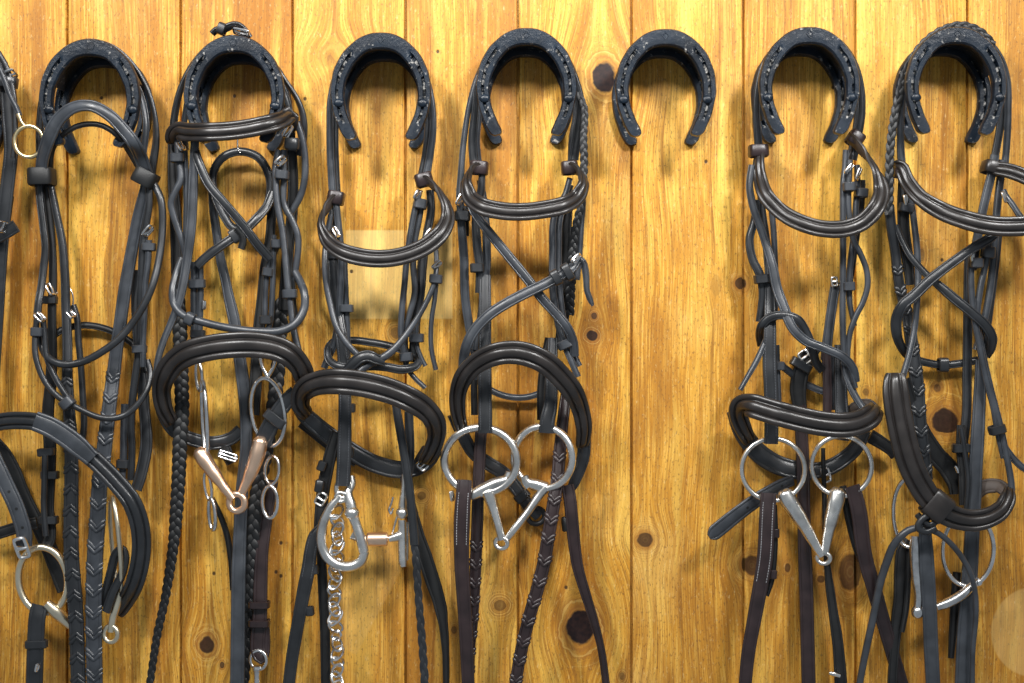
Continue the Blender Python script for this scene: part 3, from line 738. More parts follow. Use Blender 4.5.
    B.strap('curb_strap', '212,498 220,515 227,535 231,560 233,590', [5, 6, 6], [24, 20], 0, mat='dark')
bridle_copper()

# ---- third: curb bit, copper roller and long chain
def bridle_chain():
    B = bridle(380.5, 38, 'black bridle with a long twisted steel chain hanging from its curb bit')
    B.strap('headpiece', '333,198 331,165 330,130 331,98 338,72 354,48 380.5,35 407,48 423,72 431,98 433,128 430,154 426,178', [8, 7, 7, 7, 8], [32, 36, 38, 36, 32], [0, 40, 90, 40, 0], mat='slate')
    B.strap('noseband_headpiece', '338,200 336,165 335.5,128 338,105', 6.5, [26, 30], 20); B.strap('noseband_headpiece', '420,180 425,155 428,125 426,100', 6.5, [26, 30], 20)
    bb = B.strap('browband', '341,196 333,200 325,211 321,224 327,240 342,251.5 364,257.5 386,258.5 407,254.5 427,245.5 441,233 448,217 445,202 436.5,189 427,181 418,178', [13, 14, 15, 18, 18, 18, 15, 14, 13], [34, 48, 66, 84, 88, 84, 66, 48, 34], [128, 112, 60, 8, -6, -8, -6, 8, 60, 112, 128], t=2.6, prof='pad', mat='pad')
    B.keeper(bb, 336, 198, 34, 15, 13, 80, 'brown', 18, 'browband_loop'); B.keeper(bb, 424, 180, 34, 16, 13, 105, 'brown', 18, 'browband_loop')
    # left cluster
    l0 = B.strap('cheekpiece', '336,200 337.5,216 340,240 341.5,262 341,285 338.6,315 334.7,343 329,356 324,368', [7, 7, 7.5, 7], [40, 40, 36], 0, mat='slate'); B.buckle(l0, 336, 232, 46, 8, 9, 115, 'steel')
    B.strap('flash_strap', '331,215 326.5,240 325,258 326,281 330,303 336.6,327 346.5,343 358,355 368,362 377,363', 6.4, [38, 50, 62, 66], 0, prof='round', mat='slate')
    ck = B.strap('cheekpiece', '333,205 333,240 333.5,275 337,309 341,335 344,365 345,402 344.5,440 343.5,470 342.5,486', [9, 11, 12, 12, 13, 14, 14], [26, 34, 46, 56, 58], 0, mat='black', stitch=(.45, 1))
    B.keeper(ck, 332, 255, 30, 13, 9, 90)
    l3 = B.strap('cheekpiece_billet', '344,262 345.5,300 347,335 347,364', 7, 36, 0, mat='slate'); B.keeper(l3, 346.5, 308.5, 38, 12, 8, 90, 'slate')
    B.keeper(ck, 350, 452, 40, 6, 9, 90); B.keeper(ck, 348.5, 408, 38, 12, 9, 90, 'black')
    # right cluster
    e = B.strap('cheekpiece', '420,190 417,200 411,230 406.5,262 404.5,285 402,309 401,335 405,358', 6.2, [42, 42, 44], 0, mat='slate'); B.buckle(e, 417.5, 195, 48, 8, 8, 60, 'steel'); B.keeper(e, 420.6, 204, 40, 11, 10, 80, 'slate', 14)
    g1 = B.strap('cheekpiece', '421,208 418.5,222 414.8,240 413,262 414.8,292 409.5,315 405,336 406,366', 6.6, [36, 38], 0, prof='round', mat='slate')
    B.strap('cheekpiece', '430,190 431,210 427.5,232 423,260 420.6,292 415,329 413,360', [8, 9, 9], [30, 32], 10, mat='black')
    B.buckle(g1, 429, 234, 44, 8, 11, 52, 'steel')
    B.strap('cheekpiece', '424,245 421,275 416,300 415,335 413,362', 10, 24, 0, mat='dark')
    f = B.strap('flash_strap', '436,248 436.5,262 435,280 427,301 413,325 397,346 385.5,356 374,361.5 364,368 356,376', [5, 5.5, 8, 8], [48, 56, 66, 70], 0, prof='round', mat='slate')
    B.buckle(f, 437, 265, 56, 8, 9, 40, 'steel'); B.keeper(f, 436, 279, 52, 11, 9, 85, 'slate', 12)
    B.strap('strap_tail', '436.5,280 434.5,300 431.5,320 431,345 433,358 436,370', 4.4, 50, 25, mat='slate', parent=f)
    kb = B.strap('throatlash', '416.7,325 417,345 421,357 425.5,366', 4.6, 42, 0, mat='slate'); B.keeper(kb, 416.7, 338, 40, 13, 9, 90, 'slate', 16)
    kc = B.strap('throatlash', '404,345 406,365 413,376 425.5,388', 5, 44, 0, mat='slate'); B.keeper(kc, 406, 357, 48, 11, 9, 95, 'slate', 14)
    # throatlash lying round as a ring, knotted in front
    B.strap('throatlash', '348,340.5 356,340.5 368,342 385.5,345 399,349 412,354 419,360 415,366.5 402,369.5 386,367 372,366 356,367.5 338,366 329,359.5 328,349 334,341.5', [8, 8, 7.5, 9, 9, 8, 7.5], [14, 14, 20, 40, 58, 60, 56, 40, 18], 0, mat='black', closed=True)
    B.strap('flash_strap', '345,372 352,365 360,358 368,356 376,359 384,362', [10, 12, 12, 9], [66, 74, 74, 66], -10, mat='black')
    # padded noseband, front roll and the lined rear half
    B.strap('noseband', '308,416 301,406 301,396 308,387 321,382.5 339,381.5 362,384 387,390 408,398.5 425,409 434.5,421 436.5,436 432,450 424,463', [16, 20, 24, 26, 26, 25, 22, 18, 15], [44, 66, 86, 104, 108, 104, 88, 64, 40], [25, 8, 0, 0, -5, -20], t=3.6, prof='pad', mat='pad')
    rn = B.strap('chin_strap', '297,404 304,414 315,424 331,437 354,453 374,463.5 397,469.5 415,468 428,460 436,448', [14, 17, 18, 18, 17, 15], [40, 22, 14, 14, 30], -5, prof='flat', t=3.4, mat='black', stitch=(.1, .8))
    B.strap('chin_strap_liner', '300,424 312,433 326,444 340,455 356,463', [7, 8, 8], 11, 0, mat='dark', parent=rn)
    B.buckle(rn, 424.5, 463, 24, 9, 14, 48, 'steel', 15); B.keeper(rn, 423, 455, 26, 9, 17, 60, 'black', 8)
    # dark curb strap on the left, then the two left reins
    cu = B.strap('curb_strap', '337,432 331,452 327,470 323,492 321,514 320,535', [11, 13, 13, 13], [30, 30, 34], 0, mat='dark'); B.buckle(cu, 321, 499, 36, 12, 8, -30, 'satin', 10); B.keeper(cu, 319.5, 486, 36, 7, 12, 80); B.keeper(cu, 322, 466, 36, 7, 10, 70)
    r1 = B.strap('rein', '321,528 315,535 311,550 308.5,568 304,590 299,618 292,659 287,700', [10, 13, 14, 13, 12], [46, 48, 44, 36], 0, mat='black', stitch=(.1, .48)); B.keeper(r1, 314.5, 569.5, 42, 6, 9, 95); B.keeper(r1, 310, 611, 40, 6, 9, 95)
    B.strap('rein', '318,535 321,552 322,570 323.5,600 325,630 326,700', [8, 10, 10], [36, 28, 26], 0, mat='dark')
    # curb bit
    bt = B.bar('bit', [('351,476 352,484 348,493 351,505 352,512 356,524 360,536 364,552', [48, 56, 58], [3.4, 3.8, 4.6, 5.4, 6, 4.8, 5, 5]), ('340,496 330,508 322.5,526 321.5,544 328,558 340,565.5 352,566 361,561 365,551', [56, 58], [3, 4, 4.6, 4.8, 5, 5.2, 5.2, 5, 4.4])], 'satin',
                rings=[(343, 489, 54, 6.5, 9, 2.4, 0), (341, 497, 56, 5, 4.5, 2, 0)], balls=[(352, 513, 58, 7.4, .9)])
    B.bar('bit_cheek', [('404,474 404,488 402.5,505 402.5,516', 40, [2, 3, 4, 5]), ('402,520 402,540 402.5,560 403.5,567', [42, 48], [4, 4.4, 4.4, 3]), ('407,522 407,540 406.5,560', [36, 34], [2, 2, 2])], 'satin', bt, balls=[(402, 513, 42, 6.4, .95)])
    B.bar('mouthpiece', [('352,534 358,537 366,539', 48, [5.5, 4.5, 3.5]), ('389,539 396,537 402,535', 44, [3.5, 4.5, 5])], 'satin', bt)
    B.bar('copper_roller', [('367,539.5 368,539.3 378,539.2 387,539 388,539', 46, [4, 7, 7.2, 7, 4])], 'copper', bt)
    B.bar('curb_hook', [('393,497 391.5,503 389,510 391,514 393,508', 42, [1, 1, 1.2, 1.1, .8]), ('402,500 396,520 392,535', 40, [1, 1.2, 1])], 'steel', bt)
    # twisted chain
    bm = bmesh.new(); y = 512.0; i = 0
    rr = random.Random(3)
    while y < 700:
        x = 336 + 1.6 * math.sin(y * .05) + (3 if y < 528 else 0) * 0
        a = math.radians((52, -50)[i % 2] + rr.uniform(-8, 8)); tl = math.radians(rr.uniform(25, 50)) * (1, -1)[(i // 2) % 2]
        e1 = Vector((math.cos(a) * math.cos(tl), math.sin(tl), math.sin(a) * math.cos(tl))) * M(9.0); up = Vector((-math.sin(a), .25, math.cos(a))) * M(4.7)
        ring_mesh(bm, P(x, y, 50), e1, up, M(1.5), 24, 8); y += 8.8; i += 1
    B.mesh('curb_chain', bm, ['steel'])
    # right reins
    B.strap('rein', '395,398 397,412 401,435 405,459 409.5,490 413,525 414.5,545', [8, 9, 9, 9], [48, 50, 46], 12, mat='black')
    B.plait('rein', '414,538 415.7,556 418.7,599 422.6,648 426,700', [8, 8, 8.5], [46, 44], 20, 'black')
    B.strap('cheekpiece', '409,396 409,420 410,449 408,474 404,482', [9, 9, 9], [34, 38], 0, mat='black')
    B.strap('rein', '404,478 410,505 416.7,533 424.5,556 432,579 440,605 444,630 446,660 446,700', [9, 12, 14, 15, 15, 13, 9, 7, 6], [24, 22, 24], [20, 0, 0, 20], mat='dark')
bridle_chain()

# ---- fourth: eggbutt bit with brown reins
def bridle_eggbutt():
    B = bridle(526.5, 33, 'black bridle with an eggbutt snaffle and brown reins, right beside the empty hook')
    B.strap('headpiece', '474,166 472.5,140 475,112 477,86 486,60 502,40 526.5,31 551,40 567,60 576,82 580.5,102 578,130 574,160', [9, 8, 7, 8, 9], [30, 34, 38, 34, 30], [0, 40, 90, 40, 0], mat='black')
    tl = B.strap('throatlash', '480,70 476,80 469.5,104 465.5,128 462.5,153 461,175 460,196 461.5,225 464,259 465,295 469,325 474,350 476,380', [5, 5.5, 6, 8, 9, 9, 7], [36, 34, 34, 30, 22], [50, 20, 0, 0], mat='slate')
    B.buckle(tl, 460.5, 199, 42, 8, 12, 60, 'steel'); B.keeper(tl, 462.5, 216, 37, 14, 10, 88, 'black', 12); B.strap('strap_tail', '464,206 465,222 465,236', 8, 28, 0, mat='dark', parent=tl)
    B.strap('noseband_headpiece', '571,165 572,140 576,112 572,84', 7, [28, 30], 20); B.strap('noseband_headpiece', '479,165 477,140 480,108', 6, [26, 30], 20, mat='slate')
    pl = B.plait('rein', '578,92 584,108 583.5,137 584,162 582,199 577,222 574,240 572,262 570,290 569,315', [6.5, 8, 8, 8, 9, 11, 11], [36, 46, 50, 44, 24], 12, 'dark')
    bb = B.strap('browband', '482,169 475,167.5 469,174 466,184 470,197 483,206.5 502,210.8 522,211.8 543,209.6 563,205.3 577,197 583.5,185 580.5,174 573,167.5 567,168', [14, 14, 16, 18, 18, 18, 16, 14, 14], [34, 48, 66, 84, 88, 84, 66, 48, 34], [128, 112, 50, 6, -6, -8, -6, 6, 50, 112, 128], t=2.6, prof='pad', mat='pad')
    B.keeper(bb, 479, 168, 34, 17, 13, 85, 'brown', 18, 'browband_loop'); B.keeper(bb, 569.5, 168, 34, 15, 13, 95, 'brown', 18, 'browband_loop')
    # left cluster
    a = B.strap('cheekpiece', '482,175 481,190 476,215 477,244 480,270 479,293', [7, 8, 9, 8], [38, 36, 34], 0, mat='black'); B.keeper(a, 477, 268, 36, 12, 9, 92, 'black', 12)
    B.strap('cheekpiece', '480,180 484,202 486,225 486.6,260 484.7,283 482.5,310 479,335 477,350', [7, 8, 9, 9, 10], [30, 28, 28], 0, mat='slate')
    ck = B.strap('cheekpiece', '485,275 485,310 484.7,366 485,405 485.2,420 485,433', [12, 13, 14, 14, 14], [34, 42, 52, 55, 55], 0, mat='black', stitch=(.1, .92))
    B.strap('cheekpiece_billet', '474,340 474,374 474.5,415', 7, 22, 0, mat='dark', parent=ck)
    # crossing flash straps
    B.strap('flash_strap', '470,203 474,212 486.6,229 508,255.5 528,280 543,299.5 558,316 568,329 573.5,343 574.5,356', [8, 10, 10, 9], [42, 56, 60, 58, 44], 12, mat='slate')
    x2 = B.strap('flash_strap', '580,256 573,267 564.8,273 547,283 528,292 508,302.5 489,315 474,331 466.5,346 463.5,362 464,380', [9, 11, 11, 10], [58, 68, 72, 66, 50], 8, mat='slate')
    B.keeper(x2, 556, 277.5, 70, 14, 8, 28, 'black', 12); B.keeper(x2, 567.5, 272, 68, 16, 8, 30, 'black', 13); B.buckle(x2, 576, 259, 68, 9, 10, 45, 'steel')
    B.strap('strap_tail', '578,258 583,262 586,275 587,290 590,299 593,306', [7, 7, 6, 6], 60, 20, mat='slate', parent=x2, tip=True)
    # right cluster
    b = B.strap('cheekpiece', '570,178 565,195 557,208 553,224 552.5,250 552.5,275 553,292 556.5,315 562,338 570,358 578,377', [6, 7, 7.5, 6.5], [34, 36, 40, 44], 0, mat='slate')
    c = B.strap('cheekpiece', '571,185 564,205 559.5,222 558.5,250 559,280 561,305 566,332 573,352 580,366', [6, 7, 7, 5], [30, 32, 36, 38], 0, mat='slate'); B.keeper(c, 565.5, 344, 42, 14, 9, 115, 'slate', 14)
    B.strap('throatlash', '581,180 583,200 581,228 579.4,256 577,280', 6, 40, 10, mat='slate')
    B.strap('cheekpiece', '568,200 566,240 565,280 563,320 560,350', [10, 12, 12], 20, 0, mat='dark')
    B.strap('cheekpiece', '553,338 551.5,378 550.5,405 547.5,420 546.5,433', [10, 13, 15, 16], [40, 50, 55, 55], 0, mat='black', stitch=(.1, .8))
    B.strap('cheekpiece_billet', '549,338 544,362 541,390 541,420', 8, 22, 0, mat='dark')
    # padded noseband
    B.strap('noseband', '462,430 458,412 458,393 465,375 478.5,362 497,354 516,352.5 533,356.5 548.5,365 562.5,378.5 573,392 580.5,409 584,428 582,447', [14, 17, 20, 23, 24, 23, 22, 18, 15], [40, 62, 84, 100, 104, 98, 82, 58, 36], [25, 8, 0, 0, -5, -22], t=3.4, prof='pad', mat='pad')
    ch = B.strap('chin_strap', '453,414 461,431 473,452 489,464 503,473 516,487 528,505 539,517', [12, 13, 14, 14, 13, 10], [36, 20, 14, 14], 0, mat='black')
    B.ring(ch, 536, 516, 14, 8.5, 8, 2.6, mat='dark', name='strap_loop'); B.keeper(ch, 522, 496, 17, 15, 9, -50)
    B.strap('chin_strap', '584,436 583.5,455 579,471 573.5,484 568,494', [14, 13, 11, 8], [36, 22, 18], 0, mat='black')
    B.strap('noseband_headpiece', '474,378 492.5,391 508,396.5 524,397.5 539,393.5 552,386', 6.5, [20, 12, 20], 0, mat='slate')
    # bit
    bt = B.bar('bit', [('466,496 472,495 484,489 496,483.5 507,480', [46, 50], [3.5, 5.5, 6, 6, 5.2]), ('488,492 494,510 498,524 502,540', [50, 56], [6.5, 5, 4.2, 4]), ('527,482.5 537,485 546,488', [50, 46], [5.2, 5.8, 6]), ('546,487 538,497 527,513 516,527 506,540', [48, 56], [5.5, 4.5, 4, 4.2, 3.4])], 'satin',
               rings=[(501.5, 543, 56, 6, 5.5, 2.4, 3)])
    B.ring(bt, 480.5, 460.5, 48, 36.5, 33, 4.1, 0, 6, 'satin'); B.ring(bt, 543, 457.5, 48, 29, 31, 3.9, 0, 12, 'satin')
    B.bar('eggbutt_hub', [('510,472 508.5,478 506,485', 49, [4.6, 5.2, 4.6])], 'satin', bt); B.bar('eggbutt_hub', [('524,476 526,482 529,487', 49, [4.6, 5.2, 4.6])], 'satin', bt)
    # brown reins
    r = B.strap('rein', '464.5,480 464,488 462.5,508 461.5,540 462,570 465,618 469,700', [15, 15, 16, 15, 14, 13], [54, 58, 52, 44], 0, mat='brown', stitch=(.2, .52)); B.buckle(r, 452, 496, 50, 5, 8, 100, 'satin')
    B.strap('rein', '481,432 480,450 478.8,475 478,498 477,530 476,556 474.5,590 473,618 471,645 470,690', [12, 12, 12, 11, 8], [28, 30, 30, 24], 0, mat='brown', lace=(17, 1, .48, 1), t=3.6)
    B.strap('rein', '569,372 566,395 563,420 560,449 557.5,478 553,508 548,538 544.5,560 537.4,589 529,618 520,657 513,700', [10, 12, 13, 13.5, 13.5, 13, 12], [26, 42, 56, 58, 50], 0, mat='brown', lace=(19, 1, .28, 1), t=4.2)
    r3 = B.strap('rein', '567.5,485 568.5,491 570,500 572,520 574.5,545 578,568 585,592 593,618 601,648 608,700', [12, 13, 13, 13, 12, 11, 10, 8, 8], [44, 46, 40, 34], [0, 0, 15, 30], mat='brown'); B.keeper(r3, 566, 524, 40, 7, 14, 95, 'dark', 10)
bridle_eggbutt()

# ---- fifth: loose ring snaffle with brown reins and a loose strap end
def bridle_loose():
    B = bridle(810, 32, 'black bridle with a loose ring snaffle and a pointed strap end sticking out left')
    B.strap('headpiece', '761,176 759,150 756.5,115 758,88 765,62 783,42 810,31 836,40 852,60 860,85 861.5,112 858,136 853,160', [9, 8, 8, 8, 8], [30, 34, 38, 34, 30], [0, 35, 90, 40, 0], mat='black')
    B.strap('noseband_headpiece', '849,160 854,138 857,115 853,95', 6.5, [26, 30], 15); B.strap('noseband_headpiece', '764,120 761,100 763,82', 6, [28, 32], 20)
    bb = B.strap('browband', '760,153 758.5,162 760,178 766,195.5 779,210 798,221.5 821.6,228.5 845,228.5 864,221 877,206.5 881.5,189 876,171 866,156 855.5,143 848,136', [15, 15, 16, 17, 17.5, 17.5, 17, 15, 13], [38, 52, 70, 84, 88, 84, 68, 50, 36], [70, 55, 20, 0, -8, -8, -4, 10, 60, 105, 120], t=2.6, prof='pad', mat='pad')
    B.keeper(bb, 758.5, 151, 36, 18, 12, 92, 'brown', 18, 'browband_loop'); B.keeper(bb, 855, 139, 34, 14, 14, 55, 'brown', 18, 'browband_loop')
    # left cluster
    B.strap('flash_strap', '752,165 749.5,185 753,206 764,238 772.5,266 777,288 784,307 792,327 806,341 825,348.5 843,357 853,369 855.5,382', [7, 8, 10, 10, 9, 9], [44, 46, 56, 66, 66, 56], [30, 10, 0, 0], mat='slate')
    th = B.strap('throatlash', '757,200 754,222 749.5,240 752.5,259 760,275 763,292 762,308 760,322', [7, 8.5, 9, 9], [40, 42, 38], 0, mat='black'); B.keeper(th, 762, 279, 42, 14, 9, 95, 'black', 13)
    B.strap('cheekpiece', '760,180 762,210 766,240 769,270 770,300 770,330 769.5,360 771,395 771.5,425 771,444', [7, 8, 9, 12, 14, 14, 14], [34, 36, 42, 52, 56, 56], 0, mat='black', stitch=(.5, .95))
    B.strap('noseband_hanger', '768,190 772.5,218 775,260 775.5,300 772,325 765,342 757,360 748,376 740,390', [6, 6, 6.5, 6, 5], [36, 38, 46, 56, 62], 0, mat='slate')
    cb = B.strap('cheekpiece_billet', '777,345 778,375 779.5,410', 5, 34, 0, mat='slate')
    B.keeper(cb, 779.5, 366, 36, 8, 9, 90, 'slate')
    tw = B.strap('throatlash', '761,345 759.5,335 762,325 769,318 782,315 797.6,319.5 806,332 812,347 816,362 822,370', [8, 9, 9, 9], [26, 52, 64, 58, 36], 0, mat='black')
    # rear straps and dark buckle strap
    dk = B.strap('curb_strap', '814,348 806,360 800,376 798,392 800,408', [14, 17, 17, 14], [26, 22, 18], 0, mat='dark'); B.buckle(dk, 805, 357, 30, 12, 9, 35, 'satin', 0)
    B.keeper(dk, 801, 365, 26, 21, 9, 60, 'black', 10)
    B.strap('noseband_headpiece', '782,366 791,373 799,380 813,387.5 825,391.5 838,390', 7.4, [26, 16, 20], 0, mat='slate')
    B.strap('rein', '826,352 827,372 827.5,395 827,415', 9, 34, 0, mat='brown')
    B.strap('rein', '800,388 800.5,410 801.6,435 803,465 803.8,500 804.5,545 805.5,570 807,620 809,700', [12, 13, 13, 14, 14], [18, 20, 22], 0, mat='brown')
    # right cluster
    c1 = B.strap('cheekpiece', '846,150 845,168 843.3,182 843,218 843,260 842.8,290 842.6,320 844,355 845,380', 6.2, [40, 44, 46], 0, mat='slate'); B.buckle(c1, 849, 169, 50, 8, 10, 50, 'steel'); B.keeper(c1, 849, 187, 46, 11, 9, 92, 'slate', 14)
    B.strap('cheekpiece', '850,160 849,180 848.5,205 851,228 853.5,240 860.5,254 866.5,270 867.5,286 863,302 856,316 850,333 847.5,354 848,368', 6, [44, 46, 42], 0, prof='round', mat='slate')
    c3 = B.strap('cheekpiece', '857,165 857.5,185 856,205 854.5,230 851,258 849,285 850,305 854.5,326', [6, 6.4, 6.4, 5], [38, 40, 38], 0, mat='slate'); B.buckle(c3, 858.5, 174, 48, 8, 11, 70, 'steel'); B.keeper(c3, 861, 193, 40, 11, 9, 85, 'slate', 14); B.keeper(c3, 848.5, 286.5, 42, 10, 9, 92, 'slate', 13)
    B.strap('cheekpiece', '862,180 861,205 857,232 852,262 847,290', [7, 7, 9], 28, 0, mat='dark')
    d = B.strap('cheekpiece', '836,282 833,300 829.5,325 827,345 826,360', [10, 10, 11], 24, 0, mat='slate'); B.buckle(d, 834.5, 281.5, 30, 8, 5, 5, 'satin', 0)
    B.strap('cheekpiece', '840,345 840.6,374 841.5,405 843,425 842,440', [11, 13, 14, 14], [28, 36, 46], 0, mat='black', stitch=(.1, .9))
    B.strap('cheekpiece_billet', '834,350 833.5,378 834.5,410', 6, 26, 0, mat='slate')
    B.strap('noseband_hanger', '843,358 846.5,376 853,392 860,404 866,412', [7, 7.5, 7], [48, 56, 62], 0, mat='slate'); B.strap('strap_tail', '850,368 853,378 856,388', 4.4, 58, 0, mat='slate')
    # padded noseband
    B.strap('noseband', '750,442 743,428 738.5,415 741,406 751,405.5 765,409.5 782,414.5 801,419.5 825,424 847,425 863,421 873,414 876,407', [16, 19, 22, 25, 25, 25, 25, 24, 17], [30, 46, 66, 88, 102, 106, 102, 90, 64], [15, 8, 0, 0, 0, 0, -10], t=3.8, prof='pad', mat='pad')
    ch = B.strap('chin_strap', '734,410 739,424 747,439 760,454 778,465 796,470 812,471 830,467 845,458 857,446 864,430', [16, 19, 20, 19, 16, 15, 14], [36, 22, 14, 14, 18, 40], -8, t=3.4, mat='black'); B.strap('noseband_lining', '876,410 868,404 857,406 850,412', 11, [60, 44, 30], 20, mat='inner', parent=ch); B.buckle(ch, 826, 475, 20, 13, 7, 15, 'steel', 0)
    # pointed loose strap end
    B.strap('strap_end', '793,480 781,485.5 766,494 749,505.5 732,518.5 719,529 709,537', [12, 14, 16, 17, 17], [20, 32, 40, 46], -18, mat='slate', holes=(.16, .52), t=2.6, tip=True)
    # loose ring bit
    bt = B.bar('bit', [('783,489.5 784.5,493 788,500 797,514 807,530 817,548 822,556', [48, 56], [4.5, 8.4, 8.6, 7.6, 6, 4.6, 4]), ('838.5,488 837.5,492 836,500 832,516 828,534 825,553', [48, 56], [4.5, 8.4, 8.6, 7.2, 5.4, 4])], 'satin', rings=[(823.5, 558, 56, 6, 5.5, 2.4, 3)])
    B.ring(bt, 773, 469.5, 48, 31, 31, 2.5, 0, 4, 'satin'); B.ring(bt, 841.4, 466, 48, 28.5, 30, 2.5, 0, 8, 'satin')
    # brown reins
    r = B.strap('rein', '768.5,493 768,502 767,520 766,543 764.5,561 760.5,585 754.5,618 748,655 744,700', [16, 16, 16, 16, 15, 14, 13], [54, 58, 54, 46], 0, mat='brown', stitch=(.1, .6)); B.strap('rein_billet', '774,505 775,530 774,560 771,582 767,596', [6, 6, 6, 4], 44, 0, mat='dark', parent=r); B.keeper(r, 775, 533, 46, 6, 9, 90, 'brown'); B.keeper(r, 772.5, 574, 46, 6, 9, 85, 'brown')
    B.strap('rein', '852,486 855.5,497 859.5,515 863,545 867,565 873,585 881,614 890,645 898,672 908,705', [15, 16, 15, 15, 14, 14], [54, 54, 46, 30, 14], 0, mat='brown')
    B.strap('rein', '843,486 847,510 853,535 858,552 864,566', [7, 8, 7], 36, 0, mat='dark')
    B.strap('rein', '823,448 823.5,470 824.5,500 825.5,535 828,572 833,610 838,645 842,700', [4, 4.5, 5, 6, 9, 11, 13], [20, 26, 30], 0, mat='dark'); B.bar('strap_stud', [('829,673 834,674 840,676', 40, [1.6, 2.4, 1.8])], 'satin')
    B.strap('noseband_tab', '870,436 880,442 890,449 895,456', [14, 13, 10], [30, 20], 0, mat='dark')
bridle_loose()

# ---- sixth: at the right edge, plaited rein over the shoulder and a leather thong tied at the noseband
def bridle_thong():
    B = bridle(958, 32, 'black bridle with a thin thong knotted at its noseband, nearest the right edge')
    B.strap('headpiece', '902,170 900.5,142 901,117 906,86 915,62 932,42 958,31 983,38 999,56 1007,80 1008,110 1007,140 1005,165', [8, 7, 7, 7, 7], [30, 34, 38, 34, 30], [0, 30, 90, 40, 10], mat='slate')
    B.strap('noseband_headpiece', '993,165 998,140 1001,118 1002,95', 8, [26, 30], 10)
    B.plait('rein', '889,215 889.4,185 890,153 893,125 898.5,98 907,69 922,45 940,31 961,25 980,31 994,45', [9, 9, 8.5, 8, 8], [44, 46, 44, 42], 14, 'dark')
    bb = B.strap('browband', '895,166 901,168 907,181 921,198 941,210.5 964.6,219.5 988,225 1011,226.5 1034,224 1050,214 1055,200 1046,187 1028,178 1010,171 993,168', [15, 15, 16, 19, 20, 20, 20, 18, 17, 16, 14], [40, 54, 74, 86, 88, 88, 76, 62, 46], [55, 30, 0, -8, -8, 0, 10, 20, 10, 0], t=2.8, prof='pad', mat='pad')
    B.keeper(bb, 900, 171, 36, 12, 13, 85, 'brown', 18, 'browband_loop'); B.keeper(bb, 992, 168, 36, 18, 12, 75, 'pad', 22, 'browband_loop')
    # left cluster
    B.strap('rein', '889,205 891,225 895,250 899,283 903,300 908,318 911,338 915,368 917.5,390 919,415 921.5,440 924,462 926,480', [10, 10, 11, 13, 14, 14, 14], [40, 30, 26, 34, 36, 26], 0, mat='black', lace=(19, 1, .2, 1), t=3.8)
    k = B.strap('cheekpiece', '902,178 903,199 904,232 908,262 910,285', [8, 12, 12, 9], [30, 28], 0, mat='dark'); B.buckle(k, 905.5, 200, 38, 8, 9, 100, 'satin'); B.keeper(k, 906, 208, 34, 13, 9, 80, 'slate', 12)
    B.strap('noseband_hanger', '909,185 913,214 917,248 918,283 917,300 914.5,328 909,355 903,376', 6.4, [36, 40, 48, 58], 0, mat='slate')
    B.strap('flash_strap', '896,225 903,243 911,257 929,277 941,287 953,297.5 972,313 986,326 992,337 991,348 986,356', [6, 7, 10, 10, 9], [34, 40, 48, 52, 44, 26], 8, mat='black')
    x2 = B.strap('flash_strap', '999,228 991,237 972.4,248.5 949,265 930,280 916,293.5 903,305 896.5,319 897,335 902,348 910,357 922,361.5 943,365 963,363 978,360', [10, 10, 11, 11, 9, 8, 8], [56, 60, 64, 62, 46, 22, 16, 16], 5, mat='black'); B.keeper(x2, 943, 365, 17, 13, 10, 0, 'black', 11)
    # right cluster
    B.strap('cheekpiece', '995,155 992,172 987,192 982,214 977,240 972,270', 9, [40, 38, 34], 0, mat='slate')
    B.strap('cheekpiece', '1003,160 999,190 996,220 994,250 990,290 982,330 976,350', [8, 7.5, 7], [34, 34, 36], 0, mat='slate')
    a = B.strap('cheekpiece', '973,245 971,275 973,309 979,343 986,378 993.5,407 998,432 1004,458', 6.5, [44, 46, 44], 0, mat='slate'); B.keeper(a, 976, 263, 46, 11, 10, 88, 'slate', 13); B.buckle(a, 972, 257, 50, 7, 7, 95, 'satin')
    b = B.strap('cheekpiece', '989,238 986,262 980,290 977,320 982,350 991,390 1000,425 1007,458 1011.5,486 1011,500', 6.5, [40, 42, 46, 54], 0, mat='slate'); B.keeper(b, 988, 252.5, 44, 11, 11, 85, 'slate', 13); B.keeper(b, 997, 429.5, 48, 14, 9, 105, 'black', 15)
    B.strap('strap_tail', '999,432 1003,444 1012,457 1022,467 1030,471', 7, 44, 15, mat='slate', parent=b)
    B.strap('cheekpiece', '999,230 996,260 993,284 989,315 985,345 983,365', 7.5, 28, 0, mat='black')
    t2 = B.strap('throatlash', '1003,190 1006,196 1012,204 1020,216 1032,230', 6, [48, 56], 0, mat='slate'); B.buckle(t2, 1004, 197, 52, 8, 9, 110, 'satin')
    B.strap('noseband_headpiece', '969,255 968,300 967.6,340 967,380 966.5,415 963,445', 9.4, [20, 20, 24], 0, mat='black')
    c = B.strap('cheekpiece', '961,425 961.5,445 964,470 965,505', [9, 12, 12], [30, 34], 0, mat='dark'); B.keeper(c, 960.7, 448, 33, 15, 9, 92, 'black', 12); B.strap('cheekpiece_billet', '961,428 965,455 968,480 966,510', 5, 40, 0, mat='black', parent=c); B.bar('strap_stud', [('955,466 957,469 958,473', 38, [1.2, 1.8, 1.2])], 'steel', c)
    B.strap('rein', '981,360 979.5,400 978,430 975.5,470 974,505 972,535 970.5,562 968.5,590 965.5,628 962,700', [11, 13, 14, 14, 15, 16, 16, 16], [30, 36, 38, 38, 32], 0, mat='slate')
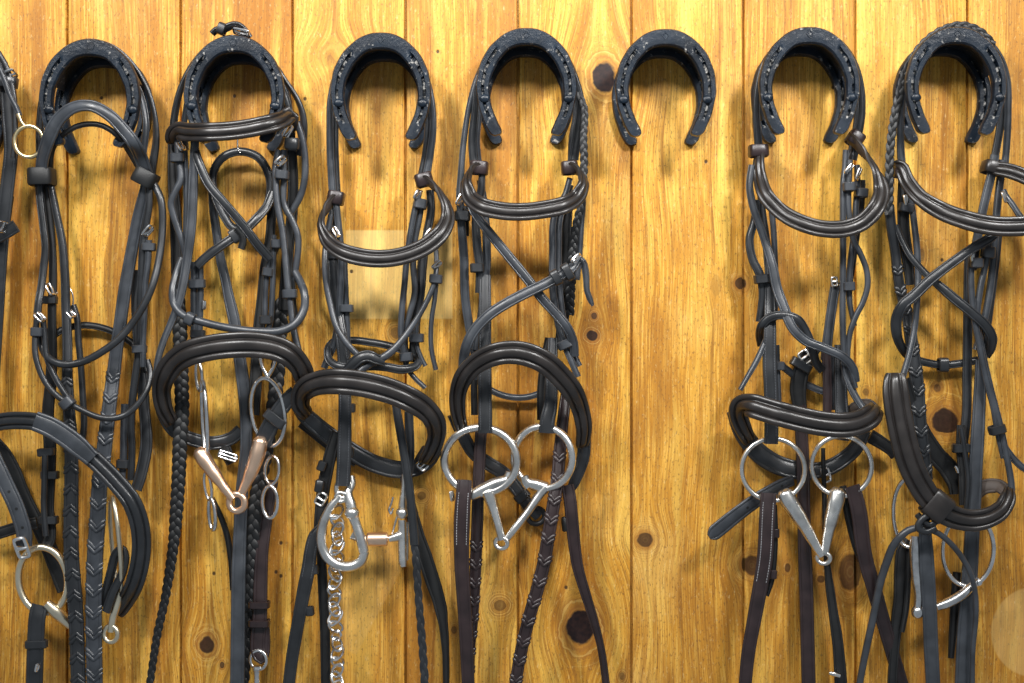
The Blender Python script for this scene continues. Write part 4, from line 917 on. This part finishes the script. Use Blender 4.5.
    # padded noseband: broad upright front, turning along the bottom
    nb = B.strap('noseband', '895,373 895.5,390 898,411 902,432 908,456 917,478.5 930,499 949,515 971,520.5 989,517.5 1002,509 1008,498 1009,488', [22, 26, 26, 26, 25, 24, 22, 20, 17, 11], [84, 92, 96, 94, 88, 82, 72, 56], [12, 5, 0, 0, 0, -5, -10], t=3.8, prof='pad', mat='pad')
    B.keeper(nb, 937, 506, 86, 27, 22, -40, 'pad', 18, 'noseband_sleeve')
    B.strap('chin_strap', '903,380 912,410 924,436 936,455 948,468 956,482 958,494', [15, 17, 19, 20, 17], [44, 22, 14, 18], 0, mat='dark')
    B.strap('noseband_lining', '1008,492 998,486 984,487 972,496', 15, [48, 32, 22], 25, mat='inner', parent=nb)
    # tied thong
    kn = B.strap('thong', '934,512 927,519 918,527 909,530 900,537 892.5,547 887.5,560 880.5,582 873,618 864,660 856,705', [6, 7, 7.5, 8, 7.5, 7], [78, 82, 78, 66, 50, 40], 25, mat='slate', prof='round')
    B.strap('thong', '922,522 930,529 941,535 953,546 963,559 971,575 975.5,595 976,617 973,650 972.5,705', [6, 6, 5.4, 5], [82, 80, 66, 50, 42], 25, mat='slate', prof='round', parent=kn)
    B.strap('thong_knot', '917,514 922,520 931,525 936,521 930,515 921,520 918,528 926,532 936,528', 6.5, [84, 90, 86], 20, mat='black', prof='round', parent=kn)
    # loose ring bit
    bt = B.bar('bit', [('915,536 915,550 916.5,575 919,596 918,608', [50, 52], [4.5, 5.8, 5.6, 4.4, 4]), ('936,607 947,603 960,596 972,586 979,580', [50, 46], [4, 5, 5, 4.4, 3.6])], 'steel', balls=[(917.5, 612, 52, 6, 1.15), (978.5, 582, 47, 4.5, 1)])
    B.ring(bt, 909, 513, 46, 13.5, 34, 2.2, 0, 10, 'steel'); B.ring(bt, 968, 550, 44, 23.5, 36, 2.4, -4, 8, 'steel')
    # reins below
    B.strap('rein', '925,531 926,548 927.5,575 929.5,608 931,645 934,700', [13, 15, 14.5, 14.5], [56, 58, 50], 0, mat='slate')
    B.strap('rein', '909,540 903,550 901.5,565 900.5,595 897,622 894,655 891,700', [10, 13, 14, 13, 10, 9], [34, 32, 28], 0, mat='dark'); B.strap('rein_billet', '909,545 908,580 906,610 902,632', [5, 6, 5], 36, 10, mat='dark')
    B.strap('rein', '957,572 955,600 953,630 951,658', [8, 9, 8, 6], 26, 10, mat='dark')
bridle_thong()
